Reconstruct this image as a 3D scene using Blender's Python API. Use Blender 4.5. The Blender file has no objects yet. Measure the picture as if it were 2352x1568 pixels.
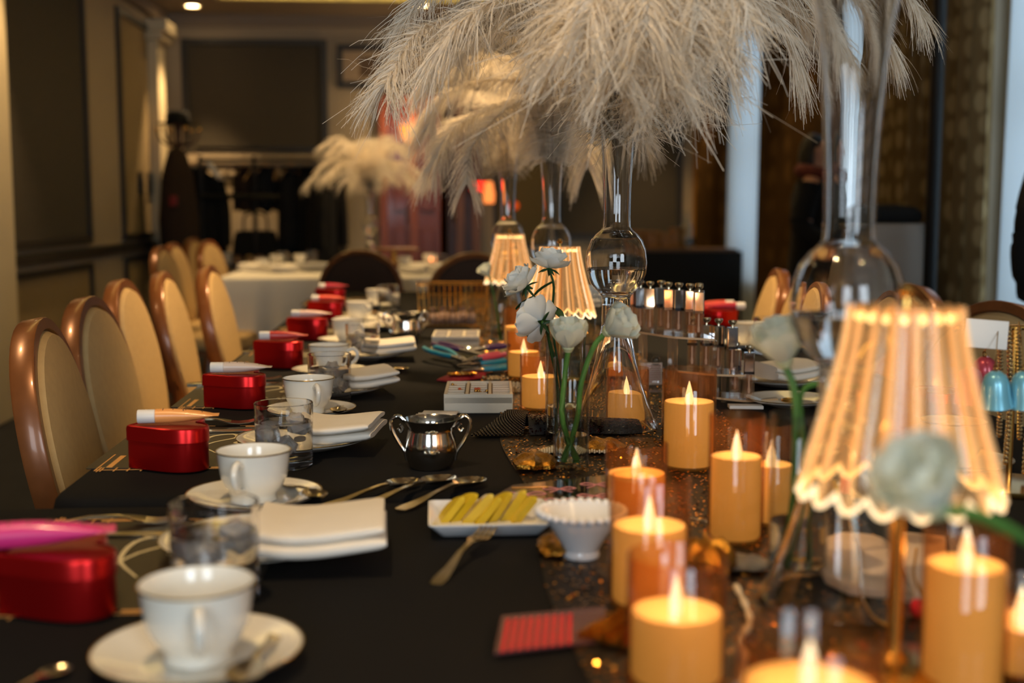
import bpy, bmesh, math, random
import numpy as np
from mathutils import Vector, Matrix, Euler

SC = bpy.context.scene
COL = SC.collection
PI = math.pi
# ------------------------------------------------------------------ camera
F = 2790.0
YAW = math.atan((1176 - 985) / F)
PITCH = math.atan((784 - 485) / F)
T = 0.75                                   # height of the table tops
CAM = Vector((0, 0, T + 0.35))
FH = Vector((math.sin(YAW), math.cos(YAW), 0))
RT = Vector((math.cos(YAW), -math.sin(YAW), 0))
FW = FH * math.cos(PITCH) - Vector((0, 0, 1)) * math.sin(PITCH)
UP = Vector((0, 0, 1)) * math.cos(PITCH) + FH * math.sin(PITCH)
cd = bpy.data.cameras.new('camera')
cd.lens = F / 2352 * 36
cd.sensor_width = 36
cd.clip_start = 0.02
cd.dof.use_dof = True
cd.dof.focus_distance = 1.88
cd.dof.aperture_fstop = 3.1
cam = bpy.data.objects.new('camera', cd)
COL.objects.link(cam)
cam.matrix_world = Matrix(((RT.x, UP.x, -FW.x, CAM.x), (RT.y, UP.y, -FW.y, CAM.y), (RT.z, UP.z, -FW.z, CAM.z), (0, 0, 0, 1)))
SC.camera = cam

def ray(px, py):
    return FW + RT * ((px - 1176) / F) + UP * ((784 - py) / F)

def P(px, py, z=T):                        # the point of a horizontal plane seen at a pixel
    r = ray(px, py)
    k = (z - CAM.z) / r.z
    return CAM + r * k

def D(px, py, d):                          # the point at a depth seen at a pixel
    return CAM + ray(px, py) * d

# ------------------------------------------------------------------ world, lights, exposure
w = bpy.data.worlds.new('world')
SC.world = w
w.use_nodes = True
w.node_tree.nodes['Background'].inputs[0].default_value = (0.55, 0.68, 0.8, 1)
w.node_tree.nodes['Background'].inputs[1].default_value = 0.6
SC.view_settings.view_transform = 'Standard'
SC.view_settings.look = 'None'
SC.view_settings.gamma = 1
SC.view_settings.use_curve_mapping = False
SC.view_settings.exposure = 0.3
SC.cycles.transparent_max_bounces = 24
SC.cycles.max_bounces = 14
SC.cycles.sample_clamp_indirect = 4.0
SC.cycles.caustics_reflective = False

def light(name, kind, loc, power, col, rot=(0, 0, 0), size=0.1, size_y=None, spot=None, parent=None):
    l = bpy.data.lights.new(name, kind)
    l.energy = power
    l.color = col
    if kind == 'AREA':
        l.size = size
        if size_y:
            l.shape = 'RECTANGLE'
            l.size_y = size_y
    else:
        l.shadow_soft_size = size
    if spot:
        l.spot_size, l.spot_blend = spot
    o = bpy.data.objects.new(name, l)
    COL.objects.link(o)
    o.location = loc
    o.rotation_euler = rot
    if parent:
        o.parent = parent
    return o

COOL = (0.80, 0.91, 1.0)
WARM = (1.0, 0.66, 0.32)
# daylight: two windows in the wall behind the camera, three in the right-hand wall
light('window_daylight', 'AREA', (-0.9, -2.40, 1.75), 36, COOL, (math.radians(90), 0, 0), 1.1, 1.5)
light('window_daylight', 'AREA', (1.3, -2.40, 1.75), 46, COOL, (math.radians(90), 0, 0), 1.1, 1.5)
light('window_daylight', 'AREA', (2.85, 9.2, 1.6), 7, COOL, (0, math.radians(90), 0), 2.0, 0.9)
light('window_daylight', 'AREA', (2.85, 7.0, 1.6), 6, COOL, (0, math.radians(90), 0), 2.0, 0.5)
light('window_daylight', 'AREA', (2.85, 4.6, 1.6), 14, COOL, (0, math.radians(90), 0), 2.0, 1.5)
# the lit ceiling recess and the downlights, some added to brighten things below
for cx_ in (-1.52, 1.52):
    light('cove_light', 'AREA', (cx_, 6.8, 2.83), 15, (1, .74, .38), (math.radians(180), 0, 0), 0.12, 6.2)
light('cove_light', 'AREA', (0, 9.9, 2.83), 12, (1, .74, .38), (math.radians(180), 0, 0), 2.8, 0.12)
DOWN = [(-1.94, 10.47, 150), (-1.95, 6.35, 90), (-1.6, 2.4, 95), (1.85, 3.0, 60), (0.9, 0.2, 22), (1.9, 7.6, 40), (-.35, 7.6, 110), (.1, 3.75, 240), (-.35, .95, 70), (1.98, 10.35, 90), (-.05, 10.3, 70)]  # from the white table on: unseen spots added for brightness
for x, y, pw in DOWN:
    light('downlight_beam', 'SPOT', (x, y, 2.77), pw, WARM, (0, 0, 0), 0.04, spot=(math.radians(62 if y > 10 else 78), 0.6))

# ------------------------------------------------------------------ materials
def lin(c):
    if isinstance(c, str):
        c = [int(c[i:i + 2], 16) / 255 for i in (1, 3, 5)]
    return tuple((x / 12.92 if x <= 0.04045 else ((x + 0.055) / 1.055) ** 2.4) for x in c)

MATS = {}
def mat(name, col, rough=0.5, metal=0.0, noise=None, bump=None, emit=None, trans=0.0, ior=1.45, sheen=0.0,
        coat=0.0, sss=0.0, spec=0.5, stretch=None):
    if name in MATS:
        return MATS[name]
    m = bpy.data.materials.new(name)
    m.use_nodes = True
    nt = m.node_tree
    b = nt.nodes['Principled BSDF']
    c = lin(col)
    b.inputs['Base Color'].default_value = (*c, 1)
    b.inputs['Roughness'].default_value = rough
    b.inputs['Metallic'].default_value = metal
    b.inputs['IOR'].default_value = ior
    b.inputs['Transmission Weight'].default_value = trans
    b.inputs['Specular IOR Level'].default_value = spec
    b.inputs['Sheen Weight'].default_value = sheen
    b.inputs['Coat Weight'].default_value = coat
    b.inputs['Coat Roughness'].default_value = 0.1
    if sss:
        b.inputs['Subsurface Weight'].default_value = sss
        b.inputs['Subsurface Radius'].default_value = (0.02, 0.01, 0.004)
        b.inputs['Subsurface Scale'].default_value = 1.0
    if emit:
        b.inputs['Emission Color'].default_value = (*lin(emit[0]), 1)
        b.inputs['Emission Strength'].default_value = emit[1]
    tc = None
    if noise or bump:
        tc = nt.nodes.new('ShaderNodeTexCoord').outputs['Object']
        if stretch:
            mp = nt.nodes.new('ShaderNodeMapping')
            mp.inputs['Scale'].default_value = stretch
            nt.links.new(tc, mp.inputs['Vector'])
            tc = mp.outputs['Vector']
    if noise:
        n = nt.nodes.new('ShaderNodeTexNoise')
        n.inputs['Scale'].default_value = noise[0]
        n.inputs['Detail'].default_value = 5
        nt.links.new(tc, n.inputs['Vector'])
        r = nt.nodes.new('ShaderNodeValToRGB')
        a = noise[1]
        r.color_ramp.elements[0].position = 0.3
        r.color_ramp.elements[1].position = 0.7
        r.color_ramp.elements[0].color = (*[max(0, x * (1 - a)) for x in c], 1)
        r.color_ramp.elements[1].color = (*[min(1, x * (1 + a)) for x in c], 1)
        nt.links.new(n.outputs['Fac'], r.inputs['Fac'])
        nt.links.new(r.outputs['Color'], b.inputs['Base Color'])
    if bump:
        n = nt.nodes.new('ShaderNodeTexNoise')
        n.inputs['Scale'].default_value = bump[0]
        n.inputs['Detail'].default_value = 4
        nt.links.new(tc, n.inputs['Vector'])
        bp = nt.nodes.new('ShaderNodeBump')
        bp.inputs['Strength'].default_value = bump[1]
        bp.inputs['Distance'].default_value = 0.002
        nt.links.new(n.outputs['Fac'], bp.inputs['Height'])
        nt.links.new(bp.outputs['Normal'], b.inputs['Normal'])
    MATS[name] = m
    return m

def thin_glass(name, tint, refl=1.0, edge=(0.55, 0.55, 0.55), rough=0.02, haze=None):
    """thin-walled glass: tinted transparency, denser where the wall is seen edge-on, plus a Fresnel reflection"""
    m = bpy.data.materials.new(name)
    m.use_nodes = True
    nt = m.node_tree
    nt.nodes.clear()
    out = nt.nodes.new('ShaderNodeOutputMaterial')
    tr = nt.nodes.new('ShaderNodeBsdfTransparent')
    gl = nt.nodes.new('ShaderNodeBsdfGlossy')
    gl.inputs['Roughness'].default_value = rough
    gl.inputs['Color'].default_value = (refl, refl, refl, 1)
    lw = nt.nodes.new('ShaderNodeLayerWeight')
    lw.inputs['Blend'].default_value = 0.35
    rm = nt.nodes.new('ShaderNodeValToRGB')
    rm.color_ramp.elements[0].position = 0.5
    rm.color_ramp.elements[1].position = 0.95
    rm.color_ramp.elements[0].color = (*lin(tint), 1)
    rm.color_ramp.elements[1].color = (*[a * b for a, b in zip(lin(tint), edge)], 1)
    nt.links.new(lw.outputs['Facing'], rm.inputs['Fac'])
    nt.links.new(rm.outputs['Color'], tr.inputs['Color'])
    l2 = nt.nodes.new('ShaderNodeLayerWeight')          # Schlick reflectance, the same from both sides of the wall
    l2.inputs['Blend'].default_value = 0.5
    pw = nt.nodes.new('ShaderNodeMath')
    pw.operation = 'POWER'
    pw.inputs[1].default_value = 5.0
    nt.links.new(l2.outputs['Facing'], pw.inputs[0])
    fr = nt.nodes.new('ShaderNodeMath')
    fr.operation = 'MULTIPLY_ADD'
    fr.inputs[1].default_value = 0.85
    fr.inputs[2].default_value = 0.035
    nt.links.new(pw.outputs[0], fr.inputs[0])
    mx = nt.nodes.new('ShaderNodeMixShader')
    nt.links.new(fr.outputs[0], mx.inputs['Fac'])
    nt.links.new(tr.outputs[0], mx.inputs[1])
    nt.links.new(gl.outputs[0], mx.inputs[2])
    res = mx.outputs[0]
    if haze:                                # added translucent share that makes the wall look lit
        tl = nt.nodes.new('ShaderNodeBsdfTranslucent')
        tl.inputs[0].default_value = (*lin(haze[0]), 1)
        m2 = nt.nodes.new('ShaderNodeMixShader')
        m2.inputs[0].default_value = haze[1]
        nt.links.new(res, m2.inputs[1])
        nt.links.new(tl.outputs[0], m2.inputs[2])
        res = m2.outputs[0]
    nt.links.new(res, out.inputs['Surface'])
    MATS[name] = m
    return m

def cloth_thru(name, col, thru=0.5, pattern=None):
    """fabric that lets part of the light through (curtains, petals, plumes)"""
    m = bpy.data.materials.new(name)
    m.use_nodes = True
    nt = m.node_tree
    nt.nodes.clear()
    out = nt.nodes.new('ShaderNodeOutputMaterial')
    d = nt.nodes.new('ShaderNodeBsdfDiffuse')
    t = nt.nodes.new('ShaderNodeBsdfTranslucent')
    mx = nt.nodes.new('ShaderNodeMixShader')
    mx.inputs[0].default_value = thru
    c = lin(col)
    d.inputs[0].default_value = t.inputs[0].default_value = (*c, 1)
    if pattern:
        tc = nt.nodes.new('ShaderNodeTexCoord')
        mp = nt.nodes.new('ShaderNodeMapping')
        mp.inputs['Scale'].default_value = (1, 1, 0.6)
        vo = nt.nodes.new('ShaderNodeTexVoronoi')
        vo.inputs['Scale'].default_value = pattern[0]
        vo.inputs['Randomness'].default_value = 0.35
        r = nt.nodes.new('ShaderNodeValToRGB')
        r.color_ramp.elements[0].position = 0.3
        r.color_ramp.elements[1].position = 0.5
        r.color_ramp.elements[0].color = (*c, 1)
        r.color_ramp.elements[1].color = (*lin(pattern[1]), 1)
        nt.links.new(tc.outputs['Object'], mp.inputs['Vector'])
        nt.links.new(mp.outputs['Vector'], vo.inputs['Vector'])
        nt.links.new(vo.outputs['Distance'], r.inputs['Fac'])
        nt.links.new(r.outputs['Color'], d.inputs[0])
        nt.links.new(r.outputs['Color'], t.inputs[0])
    nt.links.new(d.outputs[0], mx.inputs[1])
    nt.links.new(t.outputs[0], mx.inputs[2])
    nt.links.new(mx.outputs[0], out.inputs['Surface'])
    MATS[name] = m
    return m

def glow(name, col, strength):
    m = bpy.data.materials.new(name)
    m.use_nodes = True
    nt = m.node_tree
    nt.nodes.clear()
    out = nt.nodes.new('ShaderNodeOutputMaterial')
    e = nt.nodes.new('ShaderNodeEmission')
    e.inputs[0].default_value = (*lin(col), 1)
    e.inputs[1].default_value = strength
    nt.links.new(e.outputs[0], out.inputs['Surface'])
    MATS[name] = m
    return m

def acrylic_lit(name, col, emit):
    """edge-lit clear acrylic: mostly clear, the ribs carry the lamp's light"""
    m = thin_glass(name, col, 1.0, (0.8, 0.7, 0.5), 0.08)
    nt = m.node_tree
    out = [n for n in nt.nodes if n.type == 'OUTPUT_MATERIAL'][0]
    base = out.inputs['Surface'].links[0].from_socket
    e = nt.nodes.new('ShaderNodeEmission')
    e.inputs[0].default_value = (*lin('#ffd096'), 1)
    e.inputs[1].default_value = emit
    tl = nt.nodes.new('ShaderNodeBsdfTranslucent')
    tl.inputs[0].default_value = (*lin('#ffeccc'), 1)
    m1 = nt.nodes.new('ShaderNodeMixShader')
    m1.inputs[0].default_value = 0.04
    nt.links.new(base, m1.inputs[1])
    nt.links.new(tl.outputs[0], m1.inputs[2])
    ad = nt.nodes.new('ShaderNodeAddShader')
    nt.links.new(m1.outputs[0], ad.inputs[0])
    nt.links.new(e.outputs[0], ad.inputs[1])
    nt.links.new(ad.outputs[0], out.inputs['Surface'])
    return m

# ------------------------------------------------------------------ mesh helpers
class MB:
    def __init__(s):
        s.v = []
        s.f = []
    def add(s, v, f, M=None):
        o = len(s.v)
        if M is not None:
            v = [tuple(M @ Vector(p)) for p in v]
        s.v += [tuple(p) for p in v]
        s.f += [tuple(i + o for i in q) for q in f]
        return s
    def box(s, x0, x1, y0, y1, z0, z1, b=0.0):
        if b <= 0:
            v = [(x, y, z) for z in (z0, z1) for y in (y0, y1) for x in (x0, x1)]
            f = [(0, 2, 3, 1), (4, 5, 7, 6), (0, 1, 5, 4), (2, 6, 7, 3), (0, 4, 6, 2), (1, 3, 7, 5)]
            return s.add(v, f)
        bm = bmesh.new()
        bmesh.ops.create_cube(bm, size=1)
        for q in bm.verts:
            q.co = Vector(((x0 + x1) / 2 + q.co.x * (x1 - x0), (y0 + y1) / 2 + q.co.y * (y1 - y0), (z0 + z1) / 2 + q.co.z * (z1 - z0)))
        bmesh.ops.bevel(bm, geom=bm.edges[:], offset=b, segments=2, profile=0.5, affect='EDGES')
        bm.verts.index_update()
        v = [tuple(q.co) for q in bm.verts]
        f = [tuple(q.index for q in p.verts) for p in bm.faces]
        bm.free()
        return s.add(v, f)
    def grid(s, fn, nu, nv, cu=False, cv=False):
        v = []
        for i in range(nu if cu else nu + 1):
            for j in range(nv if cv else nv + 1):
                v.append(fn(i / nu, j / nv))
        mu, mv = (nu if cu else nu + 1), (nv if cv else nv + 1)
        f = []
        for i in range(nu):
            for j in range(nv):
                a, b = i, (i + 1) % mu
                c, d = j, (j + 1) % mv
                f.append((a * mv + c, b * mv + c, b * mv + d, a * mv + d))
        return s.add(v, f)
    def lathe(s, prof, n=32, mod=None, c=(0, 0, 0)):
        rings = []
        v = []
        for r, z in prof:
            if r < 1e-6:
                rings.append([len(v)])
                v.append((c[0], c[1], c[2] + z))
            else:
                q = []
                for k in range(n):
                    a = 2 * PI * k / n
                    rr, zz = (r, z) if mod is None else mod(a, r, z)
                    q.append(len(v))
                    v.append((c[0] + rr * math.cos(a), c[1] + rr * math.sin(a), c[2] + zz))
                rings.append(q)
        f = []
        for A, B in zip(rings, rings[1:]):
            for k in range(n):
                l = (k + 1) % n
                if len(A) == 1 and len(B) == 1:
                    continue
                if len(A) == 1:
                    f.append((A[0], B[l], B[k]))
                elif len(B) == 1:
                    f.append((A[k], A[l], B[0]))
                else:
                    f.append((A[k], A[l], B[l], B[k]))
        return s.add(v, f)
    def tube(s, pts, r, n=8, closed=False, flat=None):
        pts = [Vector(p) for p in pts]
        m = len(pts)
        rs = r if isinstance(r, (list, tuple)) else [r] * m
        v = []
        up = Vector((0, 0, 1))
        for i, p in enumerate(pts):
            a = pts[(i - 1) % m] if (closed or i > 0) else p
            b = pts[(i + 1) % m] if (closed or i < m - 1) else p
            t = (b - a)
            t = t.normalized() if t.length > 1e-9 else Vector((0, 0, 1))
            x = up.cross(t)
            if x.length < 0.05:
                x = Vector((1, 0, 0)).cross(t) if abs(t.x) < 0.9 else Vector((0, 1, 0)).cross(t)
            x.normalize()
            if i and x.dot(px_) < 0:
                x = -x
            px_ = x
            y = t.cross(x)
            fl = flat if flat else 1.0
            for k in range(n):
                an = 2 * PI * k / n
                v.append(tuple(p + (x * math.cos(an) + y * math.sin(an) * fl) * rs[i]))
        f = []
        for i in range(m if closed else m - 1):
            j = (i + 1) % m
            for k in range(n):
                l = (k + 1) % n
                f.append((i * n + k, i * n + l, j * n + l, j * n + k))
        if not closed:
            f.append(tuple(range(n - 1, -1, -1)))
            f.append(tuple((m - 1) * n + k for k in range(n)))
        return s.add(v, f)
    def rings(s, loops, cap0=True, cap1=True):
        n = len(loops[0])
        v = [p for L in loops for p in L]
        f = []
        for i in range(len(loops) - 1):
            for k in range(n):
                l = (k + 1) % n
                f.append((i * n + k, i * n + l, (i + 1) * n + l, (i + 1) * n + k))
        if cap0:
            f.append(tuple(range(n - 1, -1, -1)))
        if cap1:
            f.append(tuple((len(loops) - 1) * n + k for k in range(n)))
        return s.add(v, f)
    def prism(s, outline, prof):
        """outline scaled about its middle, one ring per (scale, z)"""
        cx = sum(p[0] for p in outline) / len(outline)
        cy = sum(p[1] for p in outline) / len(outline)
        return s.rings([[(cx + (x - cx) * k, cy + (y - cy) * k, z) for x, y in outline] for k, z in prof])
    def ball(s, c, r, n=10, m=6, sc=(1, 1, 1)):
        pr = [(math.sin(PI * i / m), -math.cos(PI * i / m)) for i in range(m + 1)]
        pr[0] = (0, -1)
        pr[-1] = (0, 1)
        o = MB().lathe(pr, n)
        return s.add([(c[0] + x * r * sc[0], c[1] + y * r * sc[1], c[2] + z * r * sc[2]) for x, y, z in o.v], o.f)
    def loft(s, st, k=7):
        """cutlery-like blade along x; st = (x, half width, z, sag, thickness[, y])"""
        loops = []
        for q in st:
            x, hw, z, sag, th = q[:5]
            yo = q[5] if len(q) > 5 else 0
            top = [(x, yo + hw * (2 * i / (k - 1) - 1), z - sag * (1 - (2 * i / (k - 1) - 1) ** 2)) for i in range(k)]
            bot = [(a, b, c - th) for a, b, c in reversed(top)]
            loops.append(top + bot)
        return s.rings(loops)
    def mesh(s, name, m, smooth=True, angle=40):
        me = bpy.data.meshes.new(name)
        me.from_pydata(s.v, [], s.f)
        me.materials.append(m)
        if smooth:
            me.polygons.foreach_set('use_smooth', [True] * len(me.polygons))
            me.update()
            try:
                me.set_sharp_from_angle(angle=math.radians(angle))
            except Exception:
                pass
        me.update()
        bm = bmesh.new()
        bm.from_mesh(me)
        bmesh.ops.recalc_face_normals(bm, faces=bm.faces)
        bm.to_mesh(me)
        bm.free()
        return me

def link(name, me, parent=None, loc=None, rot=None, scale=None):
    o = bpy.data.objects.new(name, me)
    COL.objects.link(o)
    if parent:
        o.parent = parent
    if loc is not None:
        o.location = loc
    if rot is not None:
        o.rotation_euler = rot
    if scale is not None:
        o.scale = scale if isinstance(scale, (tuple, list)) else (scale,) * 3
    return o

def tag(o, label, cat, group=None, kind=None):
    o['label'] = label
    o['category'] = cat
    if group:
        o['group'] = group
    if kind:
        o['kind'] = kind
    return o

def thing(name, label, cat, loc=(0, 0, 0), rz=0.0, group=None, rot=None, scale=None):
    o = link(name, None, None, loc, rot if rot is not None else (0, 0, rz), scale)
    return tag(o, label, cat, group)

def put(kind, name, label, cat, loc, rz=0.0, group=None, rot=None, scale=None):
    """a thing from a kit of shared part meshes: kit = [(part name, mesh, loc, rot, [children])]"""
    t = thing(name, label, cat, loc, rz, group, rot, scale)
    def rec(kit, par):
        for q in kit:
            o = link(q[0], q[1], par, q[2] if len(q) > 2 else None, q[3] if len(q) > 3 else None)
            if len(q) > 4:
                rec(q[4], o)
    rec(kind, t)
    return t

def struct(name, mb, m, parent=None, smooth=False, loc=None):
    o = link(name, mb.mesh(name, m, smooth), parent, loc)
    if parent is None:
        o['kind'] = 'structure'
    return o

def solo(name, label, cat, mb, m, loc=(0, 0, 0), rz=0, group=None, rot=None, smooth=True):
    o = link(name, mb.mesh(name, m, smooth), None, loc, rot if rot is not None else (0, 0, rz))
    return tag(o, label, cat, group)

def rrect(hx, hy, r, n=5):
    pts = []
    for cx, cy, a0 in ((hx - r, hy - r, 0), (-hx + r, hy - r, 90), (-hx + r, -hy + r, 180), (hx - r, -hy + r, 270)):
        for k in range(n + 1):
            a = math.radians(a0 + 90 * k / n)
            pts.append((cx + r * math.cos(a), cy + r * math.sin(a)))
    return pts

def bez(p, n=24):
    """Catmull-Rom through points"""
    p = [Vector(q) for q in p]
    p = [p[0] * 2 - p[1]] + p + [p[-1] * 2 - p[-2]]
    out = []
    seg = len(p) - 3
    for i in range(n + 1):
        u = i / n * seg
        k = min(int(u), seg - 1)
        t = u - k
        a, b, c, d = p[k:k + 4]
        out.append(0.5 * ((2 * b) + (c - a) * t + (2 * a - 5 * b + 4 * c - d) * t * t + (3 * b - a - 3 * c + d) * t ** 3))
    return out
# ------------------------------------------------------------------ palette
wall_m = mat('wall_paint', '#a89880', 0.7, noise=(2.0, 0.05), bump=(60, 0.1))
wall_cream = mat('pilaster_paint', '#d8c8a6', 0.6, noise=(3.0, 0.04))
panel_m = mat('panel_fabric', '#453e32', 0.85, noise=(40, 0.12), bump=(300, 0.2))
panel_tan = mat('tan_panel_fabric', '#9a8560', 0.85, noise=(40, 0.1), bump=(300, 0.2))
mold_m = mat('dark_molding', '#2e2a24', 0.45)
ceil_m = mat('ceiling_paint', '#8f8070', 0.8, noise=(2, 0.04))
tray_m = mat('ceiling_recess_paint', '#d9cf9a', 0.7)
carpet_m = mat('patterned_carpet', '#17171a', 0.95, noise=(5, 0.5), bump=(200, 0.4))
cherry_m = mat('cherry_wood', '#6e2c14', 0.35, noise=(6, 0.25), stretch=(6, 6, 0.6), coat=0.3)
cherry_d = mat('dark_cherry_wood', '#3a1a10', 0.4, noise=(6, 0.25), stretch=(6, 6, 0.6))
brass_m = mat('brass', '#b98a42', 0.25, 1.0)
gold_m = mat('gold_metal', '#d8a95a', 0.22, 1.0)
silver_m = mat('polished_silver', '#d6d2ca', 0.12, 1.0, bump=(400, 0.02))
flat_m = mat('aged_silverware', '#cdbfa2', 0.2, 1.0)
steel_m = mat('steel', '#9c9c9c', 0.3, 1.0)
chrome_m = mat('chrome', '#cfcfd2', 0.06, 1.0)
black_m = mat('black_fabric', '#0c0c0d', 0.9, noise=(60, 0.3), bump=(300, 0.3))
coat_m = mat('black_wool', '#0b0b0c', 0.95, bump=(200, 0.3))
blackpaint_m = mat('black_painted_metal', '#101010', 0.4)
cloth_m = mat('black_tablecloth', '#0e0e0f', 0.85, noise=(500, 0.25), bump=(900, 0.25), spec=0.2)
white_cloth = mat('white_tablecloth', '#d9d5cb', 0.85, noise=(8, 0.04), bump=(500, 0.15))
napkin_m = mat('white_linen', '#e4ded2', 0.85, noise=(20, 0.03), bump=(700, 0.2))
china_m = mat('white_china', '#e6e3d8', 0.12, coat=0.6)
ceramic_m = mat('white_glazed_ceramic', '#e2e6ea', 0.15, coat=0.5)
frame_m = mat('brown_chair_frame', '#7a4a26', 0.32, 0.25, noise=(30, 0.12), coat=0.3)
pad_m = mat('cream_upholstery', '#b99a68', 0.85, noise=(60, 0.05), bump=(500, 0.2))
padback_m = mat('shaded_back_upholstery', '#38261a', 0.85, noise=(60, 0.08), bump=(400, 0.2))  # chair backs darkened in the colour to imitate their shade
red_tin = mat('metallic_red', '#b01212', 0.28, 0.75, bump=(150, 0.02))
amber_g = thin_glass('amber_glass', '#fae8d3', 1.0, (0.6, 0.46, 0.32), haze=('#d98a50', .014))  # haze imitates flame light glowing in the glass
clear_g = thin_glass('clear_thin_glass', '#f2f4f2', 1.0, (0.35, 0.36, 0.37))
real_g = mat('clear_glass', '#ffffff', 0.0, trans=1.0, ior=1.45)
water_m = thin_glass('water', '#eef3f3', 1.0, (0.6, 0.62, 0.62))
ice_m = mat('ice', '#ffffff', 0.15, trans=.7, ior=1.31)
acry_m = thin_glass('clear_acrylic', '#fbf8f4', 1.0, (0.8, 0.76, 0.7), haze=('#ffeedd', .11))  # haze imitates candlelight caught by the acrylic
wax_m = mat('ivory_wax', '#dfc690', 0.5, noise=(12, 0.05), emit=('#e2ac54', 0.31))  # emission imitates the LED's light glowing through the wax
flame_m = glow('led_flame', '#ffdcae', 1.7)
led_m = glow('lit_led_ring', '#ffe0a8', 2.6)
lamp_m = acrylic_lit('lit_acrylic', '#fff0d8', 0.05)
rim_m = glow('lit_acrylic_edge', '#ffd9a6', 1.6)
bulb_m = glow('lit_bulb', '#ffd9a0', 30.0)
plume_m = cloth_thru('ostrich_plume', '#f5ecdc', 0.4)
quill_m = mat('feather_quill', '#7a6a52', 0.5)
petal_m = cloth_thru('white_petal', '#e8ebe8', 0.3)
petal_g = cloth_thru('greenish_white_petal', '#dfe4d8', 0.3)
stem_m = mat('green_stem', '#4a7a35', 0.5, noise=(40, 0.2))
leaf_m = mat('green_leaf', '#26451f', 0.5, noise=(60, 0.25))
yellow_m = mat('lemon_flesh', '#cbac22', 0.35, noise=(40, 0.08), coat=0.2)
sheer_m = cloth_thru('white_sheer', '#dfe6ea', 0.6)
drape_m = cloth_thru('brown_drape', '#5a4326', 0.12, (9, '#46331c'))
drape_l = cloth_thru('beige_patterned_drape', '#9a8662', 0.15, (14, '#6e5a3c'))
pane_m = thin_glass('window_glass', '#eef4f8')

# ------------------------------------------------------------------ room shell
XL, XR, YB, YN, ZC = -2.3, 2.5, 10.98, -2.5, 2.8

def onx(px, py, x):
    r = ray(px, py)
    return CAM + r * ((x - CAM.x) / r.x)
def ony(px, py, y):
    r = ray(px, py)
    return CAM + r * ((y - CAM.y) / r.y)

fl = struct('floor', MB().box(XL - .2, XR + .2, YN - .2, YB + .2, -0.1, 0), carpet_m)
cw = MB()
TX0, TX1, TY0, TY1 = -1.62, 1.62, 3.6, 10.0
cw.box(XL - .2, TX0, YN - .2, YB + .2, ZC, ZC + .3)
cw.box(TX1, XR + .2, YN - .2, YB + .2, ZC, ZC + .3)
cw.box(TX0, TX1, YN - .2, TY0, ZC, ZC + .3)
cw.box(TX0, TX1, TY1, YB + .2, ZC, ZC + .3)
ce = struct('ceiling', cw, ceil_m)
struct('recess', MB().box(TX0, TX1, TY0, TY1, ZC + .16, ZC + .3), tray_m, ce)
rt = MB()
for b in ((TX0 - .05, TX0, TY0 - .05, TY1 + .05), (TX1, TX1 + .05, TY0 - .05, TY1 + .05), (TX0, TX1, TY0 - .05, TY0), (TX0, TX1, TY1, TY1 + .05)):
    rt.box(*b, ZC - .03, ZC)
struct('recess_molding', rt, tray_m, ce)

def panel(parent, axis, at, a0, a1, z0, z1, m, sgn, t=0.045, mm=None):
    """a framed wall panel: a recessed field and four molding strips, each its own piece"""
    def bx(u0, u1, z0, z1, d0, d1):
        if axis == 'x':
            lo, hi = sorted((at + sgn * d0, at + sgn * d1))
            return MB().box(lo, hi, u0, u1, z0, z1)
        lo, hi = sorted((at + sgn * d0, at + sgn * d1))
        return MB().box(u0, u1, lo, hi, z0, z1)
    struct('panel', bx(a0, a1, z0, z1, 0.0, 0.006), m, parent)
    mm = mm or mold_m
    struct('molding', bx(a0 - t, a0, z0 - t, z1 + t, 0, 0.03), mm, parent)
    struct('molding', bx(a1, a1 + t, z0 - t, z1 + t, 0, 0.03), mm, parent)
    struct('molding', bx(a0, a1, z1, z1 + t, 0, 0.03), mm, parent)
    struct('molding', bx(a0, a1, z0 - t, z0, 0, 0.03), mm, parent)

wl = struct('wall_left', MB().box(XL - .2, XL, YN, YB, 0, ZC), wall_m)
y1 = onx(195, 400, XL).y
panel(wl, 'x', XL, 6.78, y1, 0.93, 2.56, panel_m, 1)
panel(wl, 'x', XL, onx(276, 300, XL).y, onx(342, 300, XL).y, 0.93, 2.56, panel_tan, 1, 0.05)
panel(wl, 'x', XL, 6.78, y1, 0.22, 0.72, panel_tan, 1, 0.035)
panel(wl, 'x', XL, onx(276, 300, XL).y, onx(342, 300, XL).y, 0.22, 0.72, panel_tan, 1, 0.035)
for k in range(3):
    panel(wl, 'x', XL, -1.9 + k * 2.65, 0.35 + k * 2.65, 0.93, 2.56, panel_m, 1)
    panel(wl, 'x', XL, -1.9 + k * 2.65, 0.35 + k * 2.65, 0.22, 0.72, panel_tan, 1, 0.035)
tr = struct('trim_1', MB().box(XL, XL + .05, YN, YB, 0.80, 0.86), mold_m)
struct('baseboard_left', MB().box(XL, XL + .025, YN, YB, 0, 0.14), wall_cream)
for k, (a, b) in enumerate(((6.3, 6.70), (10.35, 10.62))):
    q = struct('trim_%d' % (k + 2), MB().box(XL, XL + .09, a, b, 0, 2.5, 0.008), wall_cream)
    struct('capital', MB().box(XL, XL + .14, a - .05, b + .05, 2.5, 2.56, .006).box(XL, XL + .18, a - .08, b + .08, 2.56, 2.66, .01), wall_cream, q)
# small dark wall plates on the tan panel
for px in (318, 341):
    p = onx(px, 421, XL)
    solo('wall_plate', 'dark wall plate on the tan panel, %s the back corner' % ('farther from' if px == 318 else 'nearer to'), 'wall plate',
         MB().box(-.0, .018, -.06, .06, -.09, .09, .004).box(.018, .026, -.015, .015, -.03, .03), blackpaint_m, (XL + .006, p.y, p.z), group='dark wall plates')

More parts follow.
